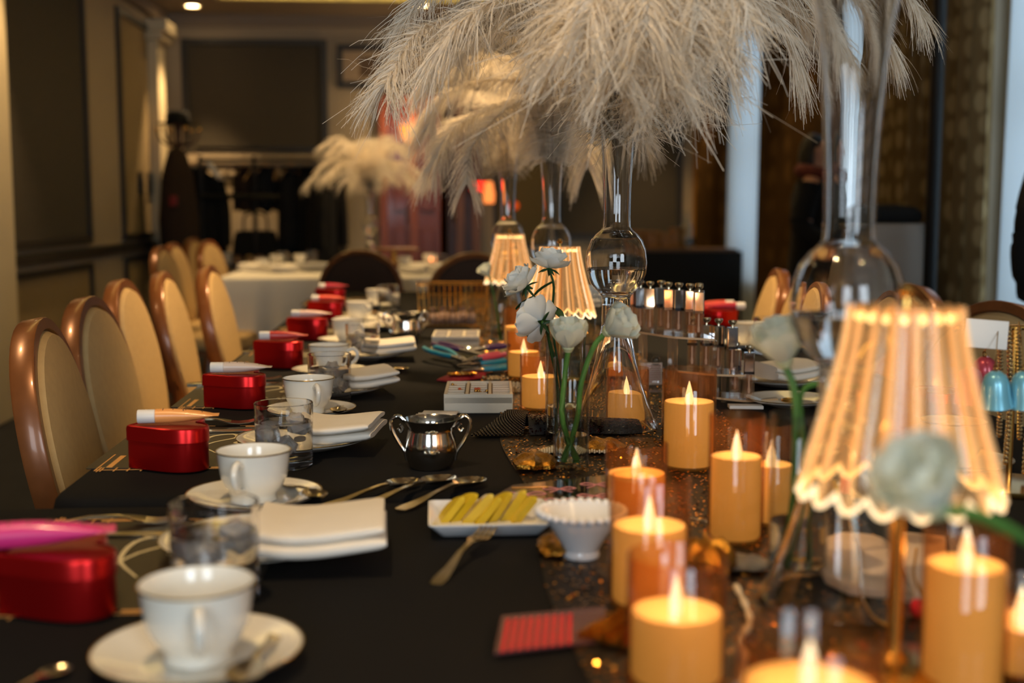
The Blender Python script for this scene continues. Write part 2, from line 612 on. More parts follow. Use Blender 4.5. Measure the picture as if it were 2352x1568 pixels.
wb = struct('wall_back', MB().box(XL - .2, XR + .2, YB, YB + .2, 0, ZC), wall_m)
def bpan(px0, px1, py0, py1, m, t=0.05, mm=None):
    a, b = ony(px0, py0, YB), ony(px1, py1, YB)
    panel(wb, 'y', YB, a.x, b.x, max(b.z, .2), min(a.z, 2.66), m, -1, t, mm)
bpan(430, 742, 102, 345, panel_m)
bpan(1290, 1552, 250, 535, panel_m)
bpan(1140, 1250, 250, 560, mat('olive_panel', '#6b5a33', 0.8), 0.03)
struct('trim_4', MB().box(XL, -.95, YB - .06, YB, 1.52, 1.60).box(XL, -.95, YB - .04, YB, 1.42, 1.46), wall_m)
struct('trim_5', MB().box(1.9, XR, YB - .04, YB, 0.80, 0.86), mold_m)
struct('baseboard_back', MB().box(XL, XR, YB - .025, YB, 0, .14), wall_cream)
struct('trim_6', MB().box(XL, XR, YB - .06, YB, 2.70, 2.8).box(XL, XL + .06, YN, YB, 2.70, 2.8), ceil_m)
q = ony(1602, 400, YB)
struct('trim_7', MB().box(q.x - .04, q.x + .04, YB - .05, YB, .86, 2.7, .006), mat('gilded_pilaster', '#a8742a', 0.4, 0.3))
# cherry doors
def door(name, x0, x1, z1, m, jm):
    d = struct(name, MB().box(x0, x1, YB - .05, YB, 0, z1), m)
    for xa in (x0 - .07, x1):
        struct('door_jamb', MB().box(xa, xa + .07, YB - .09, YB, 0, z1 + .07, .006), jm, d)
    struct('door_head', MB().box(x0, x1, YB - .09, YB, z1, z1 + .07, .006), jm, d)
    mx = (x0 + x1) / 2
    struct('door_stile', MB().box(mx - .035, mx + .035, YB - .075, YB - .05, 0, z1, .004), jm, d)
    for xa, xb in ((x0 + .05, mx - .06), (mx + .06, x1 - .05)):
        for za, zb in ((.2, .95), (1.1, z1 - .12)):
            struct('door_panel', MB().box(xa, xb, YB - .062, YB - .05, za, zb, .01), m, d)
    struct('door_handle', MB().tube([(mx - .06, YB - .08, 1.0), (mx - .06, YB - .11, 1.0), (mx - .06, YB - .11, 1.15), (mx - .06, YB - .08, 1.15)], .01), brass_m, d)
door('door_1', ony(890, 400, YB).x, ony(1010, 400, YB).x, 2.05, cherry_m, mat('light_cherry_wood', '#8a431d', 0.35, noise=(6, .2), stretch=(6, 6, .6)))
door('door_2', ony(1028, 400, YB).x, ony(1085, 400, YB).x, 2.05, cherry_d, mat('brown_wood', '#6a3f1c', 0.4, noise=(6, .2), stretch=(6, 6, .6)))

# wall behind the camera and right wall, both with windows
wn = MB()
for b in ((XL - .2, -1.5, 0, ZC), (-.3, .7, 0, ZC), (1.9, XR + .2, 0, ZC), (-1.5, -.3, 0, .95), (-1.5, -.3, 2.5, ZC), (.7, 1.9, 0, .95), (.7, 1.9, 2.5, ZC)):
    wn.box(b[0], b[1], YN - .2, YN, b[2], b[3])
struct('wall_near', wn, wall_m)
WIN = [(4.0, 5.32), (6.62, 7.2), (8.75, 9.75)]
wr = MB()
ys = [YN - .2] + [v for a in WIN for v in a] + [YB + .2]
for i in range(0, len(ys), 2):
    wr.box(XR, XR + .2, ys[i], ys[i + 1], 0, ZC)
for a, b in WIN:
    wr.box(XR, XR + .2, a, b, 0, .55).box(XR, XR + .2, a, b, 2.6, ZC)
struct('wall_right', wr, wall_m)
n_ = 0
def window(axis, a, b, z0, z1):
    global n_
    n_ += 1
    def bx(u0, u1, za, zb, d0, d1):
        return MB().box(XR + d0, XR + d1, u0, u1, za, zb) if axis == 'x' else MB().box(u0, u1, YN - d1, YN - d0, za, zb)
    wd = struct('window_%d' % n_, bx(a, b, z0, z0 + .04, -.04, .12), wall_cream)
    for u in (a, b - .05):
        struct('window_frame', bx(u, u + .05, z0, z1, .06, .12), wall_cream, wd)
    struct('window_frame', bx(a, b, z1 - .05, z1, .06, .12), wall_cream, wd)
    struct('window_frame', bx(a, b, (z0 + z1) / 2 - .02, (z0 + z1) / 2 + .02, .07, .11), wall_cream, wd)
    for za, zb in ((z0 + .04, (z0 + z1) / 2 - .02), ((z0 + z1) / 2 + .02, z1 - .05)):
        struct('pane', bx(a + .05, b - .05, za, zb, .085, .091), pane_m, wd)
for a, b in WIN:
    window('x', a, b, .55, 2.6)
for a, b in ((-1.5, -.3), (.7, 1.9)):
    window('y', a, b, .95, 2.5)

def curtain(name, label, cat, y0, y1, x, m, folds, amp=.04, z0=.03, z1=2.72, group=None):
    rnd = random.Random(int(y0 * 100))
    ph = [rnd.uniform(-.6, .6) for _ in range(64)]
    L = y1 - y0
    def fn(u, v):
        t = u * folds * 2 * PI
        k = int(u * folds) % 64
        a = amp * (0.55 + .45 * (1 - v))
        return (a * math.sin(t + ph[k] * .3 * math.sin(PI * (u * folds - int(u * folds)))) , (u - .5) * L + .012 * math.sin(2 * t), z0 + (z1 - z0) * v)
    b = MB().grid(fn, max(12, int(folds * 10)), 10)
    n = len(b.v)
    o = solo(name, label, cat, b, m, (x, (y0 + y1) / 2, 0), group=group)
    hd = MB().tube([(0, -L / 2, z1), (0, L / 2, z1)], .012, 6)
    link('rod', hd.mesh('rod', brass_m), o)
    return o
curtain('sheer_curtain', 'white daylit sheer curtain at the farther window', 'curtain', 8.78, 9.72, XR - .08, sheer_m, 9, .03)
curtain('drape', 'dark brown drape beside the farthest white sheer, next to the gilded pilaster', 'curtain', 9.78, 10.75, XR - .1, drape_m, 7)
curtain('drape', 'brown drape between the white sheer and the tall black coat', 'curtain', 7.3, 8.72, XR - .1, drape_m, 9)
curtain('sheer_curtain', 'narrow white sheer glimpsed through the neck of the nearest tall vase', 'curtain', 6.68, 7.16, XR - .08, sheer_m, 5, .03)
curtain('drape', 'flat beige patterned drape behind the tall cloth-covered stand', 'curtain', 6.02, 6.62, XR - .1, drape_l, 3, .025)
curtain('drape', 'beige patterned drape in deep folds beside the dark upright pole', 'curtain', 5.06, 5.86, XR - .14, drape_l, 6, .05)
curtain('sheer_curtain', 'wide white sheer at the window beside the edge of the picture', 'curtain', 3.98, 5.0, XR - .07, sheer_m, 7, .045)
p = onx(2148, 300, XR - .36)
solo('curtain_pole', 'dark upright pole standing between two beige drapes', 'pole',
     MB().lathe([(0, 0), (.11, 0), (.11, .02), (.03, .05), (.028, 2.6), (.045, 2.62), (0, 2.68)], 16), blackpaint_m, (p.x, p.y, 0))

# downlights, including the added ones
for i, (x, y, pw) in enumerate(DOWN):
    lab = ['lit round downlight in the ceiling near the back corner', 'round downlight above the far chairs', 'round downlight over the chairs by the panelled wall',
           'round downlight over the window side of the black table', 'round downlight above the near end of the table', 'round downlight near the far window', 'added downlight brightening the white table', 'added downlight warming the plumes over the middle of the black table', 'added downlight brightening the nearest plumes', 'added downlight brightening the gilded pilaster', 'added downlight brightening the cherry doors'][i]
    t = thing('downlight', lab, 'ceiling light', (x, y, ZC), group='round ceiling downlights')
    link('trim_ring', MB().lathe([(.058, 0), (.085, 0), (.085, -.008), (.058, -.012), (.058, 0)], 24).mesh('trim_ring', wall_cream), t)
    link('bulb', MB().lathe([(0, -.006), (.055, -.004), (.055, 0), (0, 0)], 24).mesh('bulb', bulb_m), t)

# picture on the back wall
a, b = ony(774, 103, YB), ony(1000, 205, YB)
t = thing('framed_picture', 'wide dark-framed picture with a pale mat on the back wall', 'picture', ((a.x + b.x) / 2, YB, (a.z + b.z) / 2))
hw, hh = (b.x - a.x) / 2, (a.z - b.z) / 2
fr = MB()
for q in ((-hw, hw, hh - .05, hh), (-hw, hw, -hh, -hh + .05), (-hw, -hw + .05, -hh + .05, hh - .05), (hw - .05, hw, -hh + .05, hh - .05)):
    fr.box(q[0], q[1], -.04, 0, q[2], q[3], .004)
link('frame', fr.mesh('frame', mold_m, False), t)
link('mat_board', MB().box(-hw + .05, hw - .05, -.012, 0, -hh + .05, hh - .05).mesh('mat_board', mat('mat_board', '#b09a80', 0.8)), t)
link('print', MB().box(-hw * .55, hw * .55, -.014, -.012, -hh * .45, hh * .45).mesh('print', mat('brown_print', '#6b5744', 0.7, noise=(9, .4))), t)

# lit wall sconces and the small red and amber lights of the back of the room
def sconce(px, py, label):
    q = ony(px, py, YB - .12)
    t = thing('wall_sconce', label, 'wall lamp', (q.x, YB, q.z))
    link('back_plate', MB().box(-.05, .05, -.02, 0, -.16, .0, .006).mesh('back_plate', brass_m), t)
    link('arm', MB().tube([(0, -.02, -.1), (0, -.08, -.14), (0, -.12, -.09)], .01).mesh('arm', brass_m), t)
    link('shade', MB().lathe([(.02, -.08), (.05, -.06), (.075, .05), (.055, .06), (.045, -.04), (.02, -.07)], 20, c=(0, -.12, 0)).mesh('shade', glow('lit_frosted_shade', '#ff9a48', 1.4)), t)
    link('bulb', MB().ball((0, -.12, .03), .03).mesh('bulb', bulb_m), t)
    light('sconce_light', 'POINT', (0, -.35, .05), 6, WARM, size=.06, parent=t)
sconce(937, 303, 'lit wall sconce glowing beside the cherry doors')
red_glow = glow('lit_red_sign', '#ff2a18', 2.2)
def lit_box(name, label, px, py, y, hx, hz, m):
    q = ony(px, py, y)
    t = thing(name, label, 'sign', (q.x, y, q.z))
    link('housing', MB().box(-hx - .02, hx + .02, 0, .08, -hz - .02, hz + .02, .006).mesh('housing', blackpaint_m), t)
    link('lit_face', MB().box(-hx, hx, -.006, 0, -hz, hz, .002).mesh('lit_face', m), t)
lit_box('red_sign', 'small red lit sign beside an amber lamp beyond the feathers', 1100, 428, YB - .4, .07, .04, red_glow)
lit_box('red_light', 'small red light high on the back wall beside the picture', 963, 210, YB - .09, .03, .025, red_glow)
q = ony(1123, 440, YB - .4)
t = thing('hanging_lamp', 'small amber hanging lamp beside the red lit sign', 'lamp', (q.x, q.y, q.z))
link('shade', MB().lathe([(0, .09), (.03, .085), (.05, -.02), (.045, -.1), (0, -.1)], 16).mesh('shade', glow('lit_amber_shade', '#ff8a42', 1.3)), t)
link('cord', MB().tube([(0, 0, .09), (0, 0, ZC - q.z)], .004, 6).mesh('cord', blackpaint_m), t)
q = ony(1182, 472, YB - .4)
t = thing('hanging_lamp', 'dim orange hanging lamp behind the farthest tall vase', 'lamp', (q.x, q.y, q.z))
link('shade', MB().ball((0, 0, 0), .04).mesh('shade', glow('dim_orange_shade', '#d24a14', .8)), t)
link('cord', MB().tube([(0, 0, .04), (0, 0, ZC - q.z)], .004, 6).mesh('cord', blackpaint_m), t)

# ------------------------------------------------------------------ coat rack with coats
RX0, RX1 = D(470, 370, 10.2).x, D(790, 370, 10.2).x
RY = 10.25
t = thing('coat_rack', 'long black coat rack standing against the back wall', 'coat rack', ((RX0 + RX1) / 2, RY, 0))
hl = (RX1 - RX0) / 2
for s in (-1, 1, -.25):
    link('post', MB().tube([(s * hl, 0, .02), (s * hl, 0, 1.55)], .018).mesh('post', blackpaint_m), t)
for s in (-1, 1):
    link('foot', MB().box(s * hl - .02, s * hl + .02, -.25, .25, 0, .04, .005).mesh('foot', blackpaint_m), t)
link('rail', MB().tube([(-hl, 0, 1.52), (hl, 0, 1.52)], .016).mesh('rail', steel_m), t)
link('shelf', MB().box(-hl, hl, -.18, .18, 1.60, 1.62, .003).mesh('shelf', blackpaint_m), t)
link('cross_bar', MB().tube([(-hl, 0, 1.22), (hl * .3, 0, 1.22)], .025).mesh('cross_bar', blackpaint_m), t)
link('low_shelf', MB().box(-hl, hl, -.2, .2, .62, .65, .003).mesh('low_shelf', mat('dark_shelf', '#2a241c', 0.5)), t)
hanger = MB().tube(bez([(0, 0, .0), (.02, 0, .05), (0, 0, .08), (-.02, 0, .06)], 8), .003, 5).tube([(-.2, 0, -.1), (0, 0, 0), (.2, 0, -.1)], .007, 6).mesh('hanger', mat('pale_wood_hanger', '#b08a60', 0.5))
def coat_mesh(w_, h, dpt, seed, m):
    rnd = random.Random(seed)
    ph = rnd.uniform(0, 6)
    loops = []
    for k in range(12):
        v = k / 11
        z = -.06 - h * v
        ww = w_ * (.35 + .65 * min(1, v * 7) ** .6) * (1 + .16 * v)
        dd = dpt * (.5 + .5 * min(1, v * 5))
        L = []
        for i in range(28):
            a = 2 * PI * i / 28
            rp = 1 + .09 * v * math.sin(5 * a + ph) + .05 * v * math.sin(9 * a + 2 * ph)
            L.append((ww * math.cos(a) * rp, dd * math.sin(a) * rp, z + .02 * math.sin(3 * a + ph) * v))
        loops.append(L)
    return MB().rings(loops).mesh('body', m)
def sleeve(w_, s, L, m):
    return MB().tube(bez([(s * w_ * .75, -.02, -.14), (s * w_ * 1.05, -.05, -.35), (s * w_ * 1.1, -.06, -.14 - L)], 8), [.07, .07, .065, .062, .06, .058, .056, .055, .055], 10).mesh('sleeve', m)
navy = mat('dark_navy_wool', '#0f1218', 0.95)
brownc = mat('dark_brown_wool', '#2a1c12', 0.95)
specs = [(448, 1.05, .27, coat_m, 'long black coat hanging at the near-wall end of the rack', 10.1),
         (560, .32, .12, brownc, 'short dark brown garment hanging in the middle of the rack', 10.2),
         (610, .28, .13, navy, 'short dark navy garment hanging in the middle of the rack', 10.2),
         (668, 1.0, .2, navy, 'dark navy coat hanging between the short garments and the black coats', 10.2),
         (712, 1.1, .24, coat_m, 'wide long black coat hanging on the rack beside the far feathers', 10.15),
         (742, 1.2, .25, coat_m, 'longest black coat at the feather end of the rack', 10.05)]
for i, (px, h, w_, m, lab, d) in enumerate(specs):
    q = D(px, 372, d)
    t = thing('coat', lab, 'coat', (q.x, q.y, 1.50), (0, 1.35, 1.2, 1.3, 0, 1.2)[i], group='coats on the rack')
    link('body', coat_mesh(w_ * .85, h, .1, i, m), t)
    for s in (-1, 1):
        link('sleeve', sleeve(w_ * .8, s, min(.55, h * .8), m), t)
    link('collar', MB().tube([(math.cos(a) * .09, math.sin(a) * .07, -.05) for a in [k * PI / 5 for k in range(10)]], .022, 8, True).mesh('collar', m), t)
    link('hanger', hanger, t)
# empty hangers along the rail
for i, px in enumerate((540, 585, 640)):
    q = D(px, 372, 10.2)
    tag(link('coat_hanger', hanger, None, (q.x, RY, 1.455), (0, 0, 1.2 + i * .2)), 'empty pale wooden hanger on the rail of the coat rack', 'hanger', 'empty hangers on the coat rack')
q = D(513, 380, 10.0)
solo('white_scarf', 'pale folded scarf draped at a slant over the rack rail', 'scarf',
     MB().rings([[(x * .025 + z * -.09, y * .012, z * .13 + .02) for x, y in rrect(1, 1, .4, 3)] for z in (0, .3, .6, .9, 1.1)]), napkin_m, (q.x, RY - .13, q.z - .14), rz=.1)
# bags and shoes on the low shelf
for i, (px, lab) in enumerate(((503, 'pale shoe at the near-wall end of the low shelf'), (545, 'second pale shoe on the low shelf, beside the post'), (575, 'brownish shoe on the low shelf below the handbag'), (598, 'shoe on the low shelf nearest the long coats'))):
    q = D(px, 556, 10.1)
    solo('shoe', lab, 'shoe', MB().loft([(-.11, .03, .09, -.02, .08), (-.06, .038, .09, -.02, .08), (.0, .036, .07, -.015, .06), (.06, .042, .05, -.012, .04), (.11, .036, .04, -.01, .035), (.13, .015, .03, 0, .025)], 9),
         mat('shoe_leather_%d' % (i % 2), ('#a58a72', '#7a6058')[i % 2], 0.4), (q.x, RY - .02, .653), rz=-1.3, group='shoes on the low shelf')
q = D(585, 500, 10.1)
t = thing('handbag', 'black handbag standing on the low shelf of the coat rack', 'bag', (q.x, RY + .06, .651))
link('body', MB().prism(rrect(.2, .08, .05), [(.96, 0), (1, .02), (.9, .22), (.8, .28), (.6, .29)]).mesh('body', coat_m), t)
link('handle', MB().tube(bez([(-.1, 0, .26), (-.08, 0, .42), (.08, 0, .42), (.1, 0, .26)], 12), .01).mesh('handle', coat_m), t)
q = D(518, 535, 10.1)
t = thing('white_box', 'low pale box under the coat rack beside the shoes', 'box', (q.x, RY + .1, .651))
link('body', MB().box(-.12, .12, -.06, .06, 0, .09, .004).mesh('body', napkin_m), t)
link('lid', MB().box(-.123, .123, -.063, .063, .085, .105, .004).mesh('lid', napkin_m), t)

# coat stand in the corner
q = D(412, 400, 9.9)
t = thing('coat_stand', 'tall dark coat stand in the corner with knobs catching the light', 'coat stand', (q.x, q.y, 0))
link('pole', MB().lathe([(0, 0), (.2, 0), (.2, .03), (.03, .08), (.025, 1.75), (.04, 1.8), (0, 1.84)], 14).mesh('pole', cherry_d), t)
for k in range(6):
    a = k * PI / 3
    hk = link('hook', MB().tube(bez([(.02 * math.cos(a), .02 * math.sin(a), 1.62), (.13 * math.cos(a), .13 * math.sin(a), 1.66), (.17 * math.cos(a), .17 * math.sin(a), 1.75)], 8), .009, 7).mesh('hook', cherry_d), t)
    link('knob', MB().ball((.17 * math.cos(a), .17 * math.sin(a), 1.76), .016).mesh('knob', mat('shiny_brass', '#f0c070', .1, 1.0)), hk)
def lump(r, h, seed, squash=(1, 1)):
    rnd = random.Random(seed)
    ph = [rnd.uniform(0, 6) for _ in range(4)]
    return MB().lathe([(r * k, z * h) for k, z in ((0, 0), (.75, .02), (.95, .2), (1, .5), (.8, .8), (.45, .95), (0, 1))], 24,
                      lambda a, rr, z: (rr * (1 + .1 * math.sin(3 * a + ph[0]) + .06 * math.sin(7 * a + ph[1] + 20 * z)), z + .02 * math.sin(2 * a + ph[2])))
t2 = thing('hat', 'dark brimmed hat on top of the coat stand', 'hat', (q.x, q.y, 1.80))
link('crown', MB().lathe([(.1, 0), (.095, .08), (.07, .11), (0, .1)], 20).mesh('crown', coat_m), t2)
link('brim', MB().lathe([(.1, .005), (.17, .0), (.17, .008), (.1, .012)], 20).mesh('brim', coat_m), t2)
o = solo('hanging_jacket', 'dark jacket with a reddish lining hanging from the coat stand', 'coat', lump(.15, 1.2, 3), brownc, (q.x + .02, q.y - .21, .42))
link('lining', MB().box(-.03, .03, -.172, -.14, .72, .8, .01).mesh('lining', mat('dark_red_lining', '#7d1a18', 0.6)), o)

# ------------------------------------------------------------------ sideboard and the tall stand at the back
q = D(1560, 600, 9.6)
t = solo('sideboard', 'long sideboard under a black cloth at the back of the room', 'sideboard',
         MB().prism(rrect(.55, .3, .03), [(1.03, .0), (1.02, .5), (1.0, .775), (.985, .79), (.9, .79)]), black_m, (q.x, q.y, 0))
link('shelf', MB().box(-.4, .4, -.26, .26, .79, .81, .003).mesh('shelf', mat('brown_shelf', '#5a3a1a', 0.5)), t)
amber_box = mat('amber_card_box', '#8a5a1c', 0.5, noise=(8, .2))
for i, px in enumerate((1462, 1498, 1532, 1556)):
    qq = D(px, 572, 9.55)
    h = (.12, .115, .1, .14)[i]
    s = solo('amber_box', ('amber box at the vase end of the black sideboard', 'second amber box on the black sideboard', 'third amber box, beside the glass jar', 'amber box at the drape end of the sideboard')[i],
             'box', MB().box(-.055, .055, -.05, .05, 0, h, .004), amber_box, (qq.x, qq.y, .811), group='amber boxes on the sideboard')
    link('lid', MB().box(-.057, .057, -.052, .052, h, h + .02, .004).mesh('lid', amber_box), s)
qq = D(1575, 560, 9.5)
t = thing('glass_jar', 'tall glass jar on the black sideboard near the gilded pilaster', 'jar', (qq.x, qq.y, .811))
link('body', MB().lathe([(0, 0), (.05, 0), (.055, .01), (.055, .16), (.03, .2), (.028, .24), (.025, .24), (.05, .16), (.05, .012), (0, .01)], 20).mesh('body', clear_g), t)
link('stopper', MB().ball((0, 0, .265), .03).mesh('stopper', clear_g), t)

q = D(2010, 506, 5.5)
t = solo('tall_stand', 'tall stand under a floor-length white cloth by the drapes', 'table',
         MB().grid(lambda u, v: ((.19 + .05 * (1 - v) + .012 * (1 - v) * math.sin(u * 2 * PI * 11)) * (abs(math.cos(u * 2 * PI)) ** .5) * math.copysign(1, math.cos(u * 2 * PI)),
                                 (.19 + .05 * (1 - v) + .012 * (1 - v) * math.sin(u * 2 * PI * 11)) * (abs(math.sin(u * 2 * PI)) ** .5) * math.copysign(1, math.sin(u * 2 * PI)), .01 + 1.03 * v), 88, 6, True).box(-.185, .185, -.185, .185, 1.03, 1.045, .006),
         mat('grey_beige_cloth', '#9c9086', .85, bump=(500, .15)), (q.x, q.y, 0))
solo('dark_wrap', 'dark folded wrap lying on the tall white-covered stand', 'wrap',
     MB().prism(rrect(.17, .12, .05), [(.9, 0), (1, .02), (.98, .05), (.8, .075), (.4, .085)]), black_m, (q.x + .02, q.y, 1.046), .2)
# ------------------------------------------------------------------ chairs
def chair_kit():
    ti = math.radians(11)
    o = Vector((-.195, 0, .68))
    vx = Vector((-math.sin(ti), 0, math.cos(ti)))
    nx = Vector((math.cos(ti), 0, math.sin(ti)))
    def pos(u, v, n):
        return tuple(o + vx * v + Vector((0, u, 0)) + nx * n)
    N = 48
    def out(k, t):
        c, s = math.cos(t), math.sin(t)
        return .205 * k * c * (1 + .10 * s), .245 * s * (1 - (1 - k) * .92)
    sec = [(1.0, -.0155), (1.0, .0155), (.99, .019), (.91, .019), (.90, .0155), (.90, -.0155), (.91, -.019), (.99, -.019)]
    fr = MB().grid(lambda u, v: pos(*out(sec[int(round(v * 8)) % 8][0], u * 2 * PI), sec[int(round(v * 8)) % 8][1]), N, 8, True, True)
    back_frame = fr.mesh('back_frame', frame_m)
    pd = MB().rings([[pos(*out(k, 2 * PI * i / N), n) for i in range(N)] for k, n in ((.9, .0), (.895, .014), (.855, .026), (.7, .034), (.45, .038), (.15, .039))], False, True)
    pad = pd.mesh('backrest', pad_m)
    pb = MB().rings([[pos(*out(k, 2 * PI * i / N), n) for i in range(N)] for k, n in ((.9, .0), (.895, -.010), (.855, -.018), (.5, -.022), (.15, -.023))], False, True)
    bpan_ = pb.mesh('back_panel', padback_m)
    so = [(x + .02, y) for x, y in rrect(.215, .22, .07, 5)]
    seat = MB().prism(so, [(.96, .405), (1, .415), (1, .45), (.96, .468), (.8, .476), (.3, .479)]).mesh('seat', pad_m)
    sf = MB().prism(so, [(.93, .375), (.97, .378), (.97, .404), (.93, .406)]).mesh('seat_frame', frame_m)
    legs = []
    for s in (-1, 1):
        legs.append(('leg', MB().tube([(.19, s * .17, .38), (.205, s * .185, .2), (.22, s * .195, 0)], [.017, .014, .011], 8).mesh('leg', frame_m)))
        legs.append(('leg', MB().tube(bez([(-.185, s * .18, .66), (-.165, s * .175, .45), (-.165, s * .185, .3), (-.215, s * .195, .0)], 10), .014, 8).mesh('leg', frame_m)))
    return [('seat', seat), ('seat_frame', sf), ('backrest', pad), ('back_panel', bpan_), ('back_frame', back_frame)] + legs
CHAIR = chair_kit()
def chair(px, py, rz, label, group, z=.92):
    q = P(px, py, z)
    c, s = math.cos(rz), math.sin(rz)
    lx = -.242
    return put(CHAIR, 'banquet_chair', label, 'chair', (q.x - lx * c, q.y - lx * s, 0), rz, group)
gl_ = 'cream padded banquet chairs along the panelled wall'
R_ = math.radians
for a in ((72, 733, 6, 'cream oval-backed chair nearest the camera, opposite the peach tube'), (190, 683, 0, 'second cream oval-backed chair, opposite the white tube on a red tin'),
          (270, 643, 1, 'third cream oval-backed chair along the black table'), (366, 624, 3, 'fourth cream oval-backed chair along the black table'), (472, 610, 0, 'last cream oval-backed chair before the white table')):
    chair(a[0], a[1], R_(a[2]), a[3], gl_)
gw = 'banquet chairs around the white table'
for a in ((365, 566, -4, 'wall-side chair of the pair farther left of the white table'), (394, 558, -4, 'chair with a bright lit frame beside the white table corner'),
          (440, 546, -10, 'chair behind the white table, between two others near the coat rack'), (474, 552, -12, 'farthest chair behind the white table, below the shoes')):
    chair(a[0], a[1], R_(a[2]), a[3], gw)
chair(826, 573, R_(88), 'chair with shade-darkened back at the white table, turned away from the camera', gw)
chair(1088, 580, R_(98), 'chair with shade-darkened back behind the gold wire basket, turned away from the camera', gw)
gr_ = 'cream padded banquet chairs on the window side'
for a in ((1795, 618, 172, 'orange-lit chair beyond the lip gloss stand on the window side'), (1868, 630, 178, 'window-side chair seen through the ball of the nearest vase'), (2108, 655, 184, 'window-side chair behind the top of the nearest lamp'), (2312, 693, 200, 'nearest window-side chair, behind the white card')):
    chair(a[0], a[1], R_(a[2]), a[3], gr_)

# ------------------------------------------------------------------ tables and cloths
def table(name, label, x0, x1, y0, y1, clabel, m, drop, waves, r=.05, z=T):
    cx, cy, hx, hy = (x0 + x1) / 2, (y0 + y1) / 2, (x1 - x0) / 2, (y1 - y0) / 2
    t = thing(name, label, 'table', (cx, cy, 0))
    link('tabletop', MB().prism(rrect(hx - .02, hy - .02, r), [(1, z - .04), (1, z - .012)]).mesh('tabletop', cherry_d, False), t)
    for sx in (-1, 1):
        for sy in (-1, 1):
            link('leg', MB().tube([(sx * (hx - .15), sy * (hy - .15), 0), (sx * (hx - .15), sy * (hy - .15), z - .04)], .02).mesh('leg', blackpaint_m), t)
    loops = []
    rnd = random.Random(int(x0 * 77 + y0 * 13))
    ph = [rnd.uniform(0, 6) for _ in range(3)]
    def ring(e, zz, wv):
        o = rrect(hx + e, hy + e, r + max(e, -r * .6), 8)
        # resample the straight sides so that the skirt can fold
        pts = []
        for i, (ax, ay) in enumerate(o):
            bx_, by_ = o[(i + 1) % len(o)]
            L = math.hypot(bx_ - ax, by_ - ay)
            n = nseg[i]
            for k in range(n):
                pts.append((ax + (bx_ - ax) * k / n, ay + (by_ - ay) * k / n))
        res = []
        for i, (x, y) in enumerate(pts):
            a = i / len(pts) * 2 * PI
            f = wv * (math.sin(a * waves + ph[0]) + .5 * math.sin(a * waves * 1.7 + ph[1])) + wv * .6
            ln = math.hypot(x, y)
            nxn, nyn = x / ln, y / ln
            res.append((x + nxn * f, y + nyn * f, zz))
        return res
    o = rrect(hx, hy, r, 8)
    nseg = [max(1, int(math.hypot(o[(i + 1) % len(o)][0] - o[i][0], o[(i + 1) % len(o)][1] - o[i][1]) / .03)) for i in range(len(o))]
    st = [(-.05, z, 0), (-.012, z, 0), (-.006, z - .002, 0), (-.001, z - .008, 0), (.002, z - .02, 0)]
    st += [(.003 + .004 * k, z - .02 - (drop - .02) * k / 8, .012 * (k / 8) * (1 if drop < .5 else 2)) for k in range(1, 9)]
    c = solo('tablecloth', clabel, 'tablecloth', MB().rings([ring(*q) for q in st], True, False), m, (cx, cy, 0))
    return t
table('banquet_table', 'long banquet table under the black cloth, running to the white table', -.47, .98, 1.485, 5.35, 'black cloth over the long table with a rounded near corner', cloth_m, .22, 60)
table('banquet_table', 'near banquet table under the second black cloth', -.64, 1.02, .18, 1.455, 'black cloth on the nearest table, past the seam', cloth_m, .22, 34)
table('white_table', 'wide table under a white cloth at the back of the room', -1.13, .62, 6.46, 8.4, 'white cloth falling in folds over the back table', white_cloth, .72, 40, .03)

# ------------------------------------------------------------------ tableware kits
rim_gold = mat('gilt_line', '#a08a50', 0.25, 1.0)
def cup_kit():
    pr = [(0, .004), (.020, .004), (.024, 0), (.027, .001), (.0255, .006), (.027, .010), (.034, .018), (.0395, .030), (.0415, .044), (.0432, .058), (.0440, .0605), (.0432, .061), (.0415, .058), (.0398, .044), (.0378, .031), (.032, .0195), (.02, .013), (0, .012)]
    b = MB().lathe(pr, 40).mesh('bowl', china_m)
    h = MB().tube(bez([(0, -.0425, .049), (0, -.056, .054), (0, -.0655, .044), (0, -.061, .030), (0, -.048, .021), (0, -.0355, .0195)], 18), [.0042] * 12 + [.0036] * 7, 10).mesh('handle', china_m)
    r = MB().tube([(.0439 * math.cos(a), .0439 * math.sin(a), .0606) for a in [2 * PI * k / 40 for k in range(40)]], .0009, 6, True).mesh('gilt_rim', rim_gold)
    return [('bowl', b), ('handle', h), ('gilt_rim', r)]
CUP = cup_kit()
def plate_kit(r, h, m=None):
    m = m or china_m
    k = r / .08
    pr = [(0, .003), (.034 * k, .003), (.038 * k, 0), (.042 * k, .001), (.05 * k, .004), (.072 * k, h * .75), (.0795 * k, h), (.08 * k, h + .001), (.0785 * k, h + .0018), (.07 * k, h * .75 + .003), (.05 * k, .0065), (.04 * k, .005), (0, .005)]
    return [('well', MB().lathe(pr, 56).mesh('well', m)), ('gilt_rim', MB().tube([(r * math.cos(a), r * math.sin(a), h + .0015) for a in [2 * PI * q / 56 for q in range(56)]], .0008, 6, True).mesh('gilt_rim', rim_gold))]
SAUCER = plate_kit(.08, .014)
PLATE = plate_kit(.098, .016)
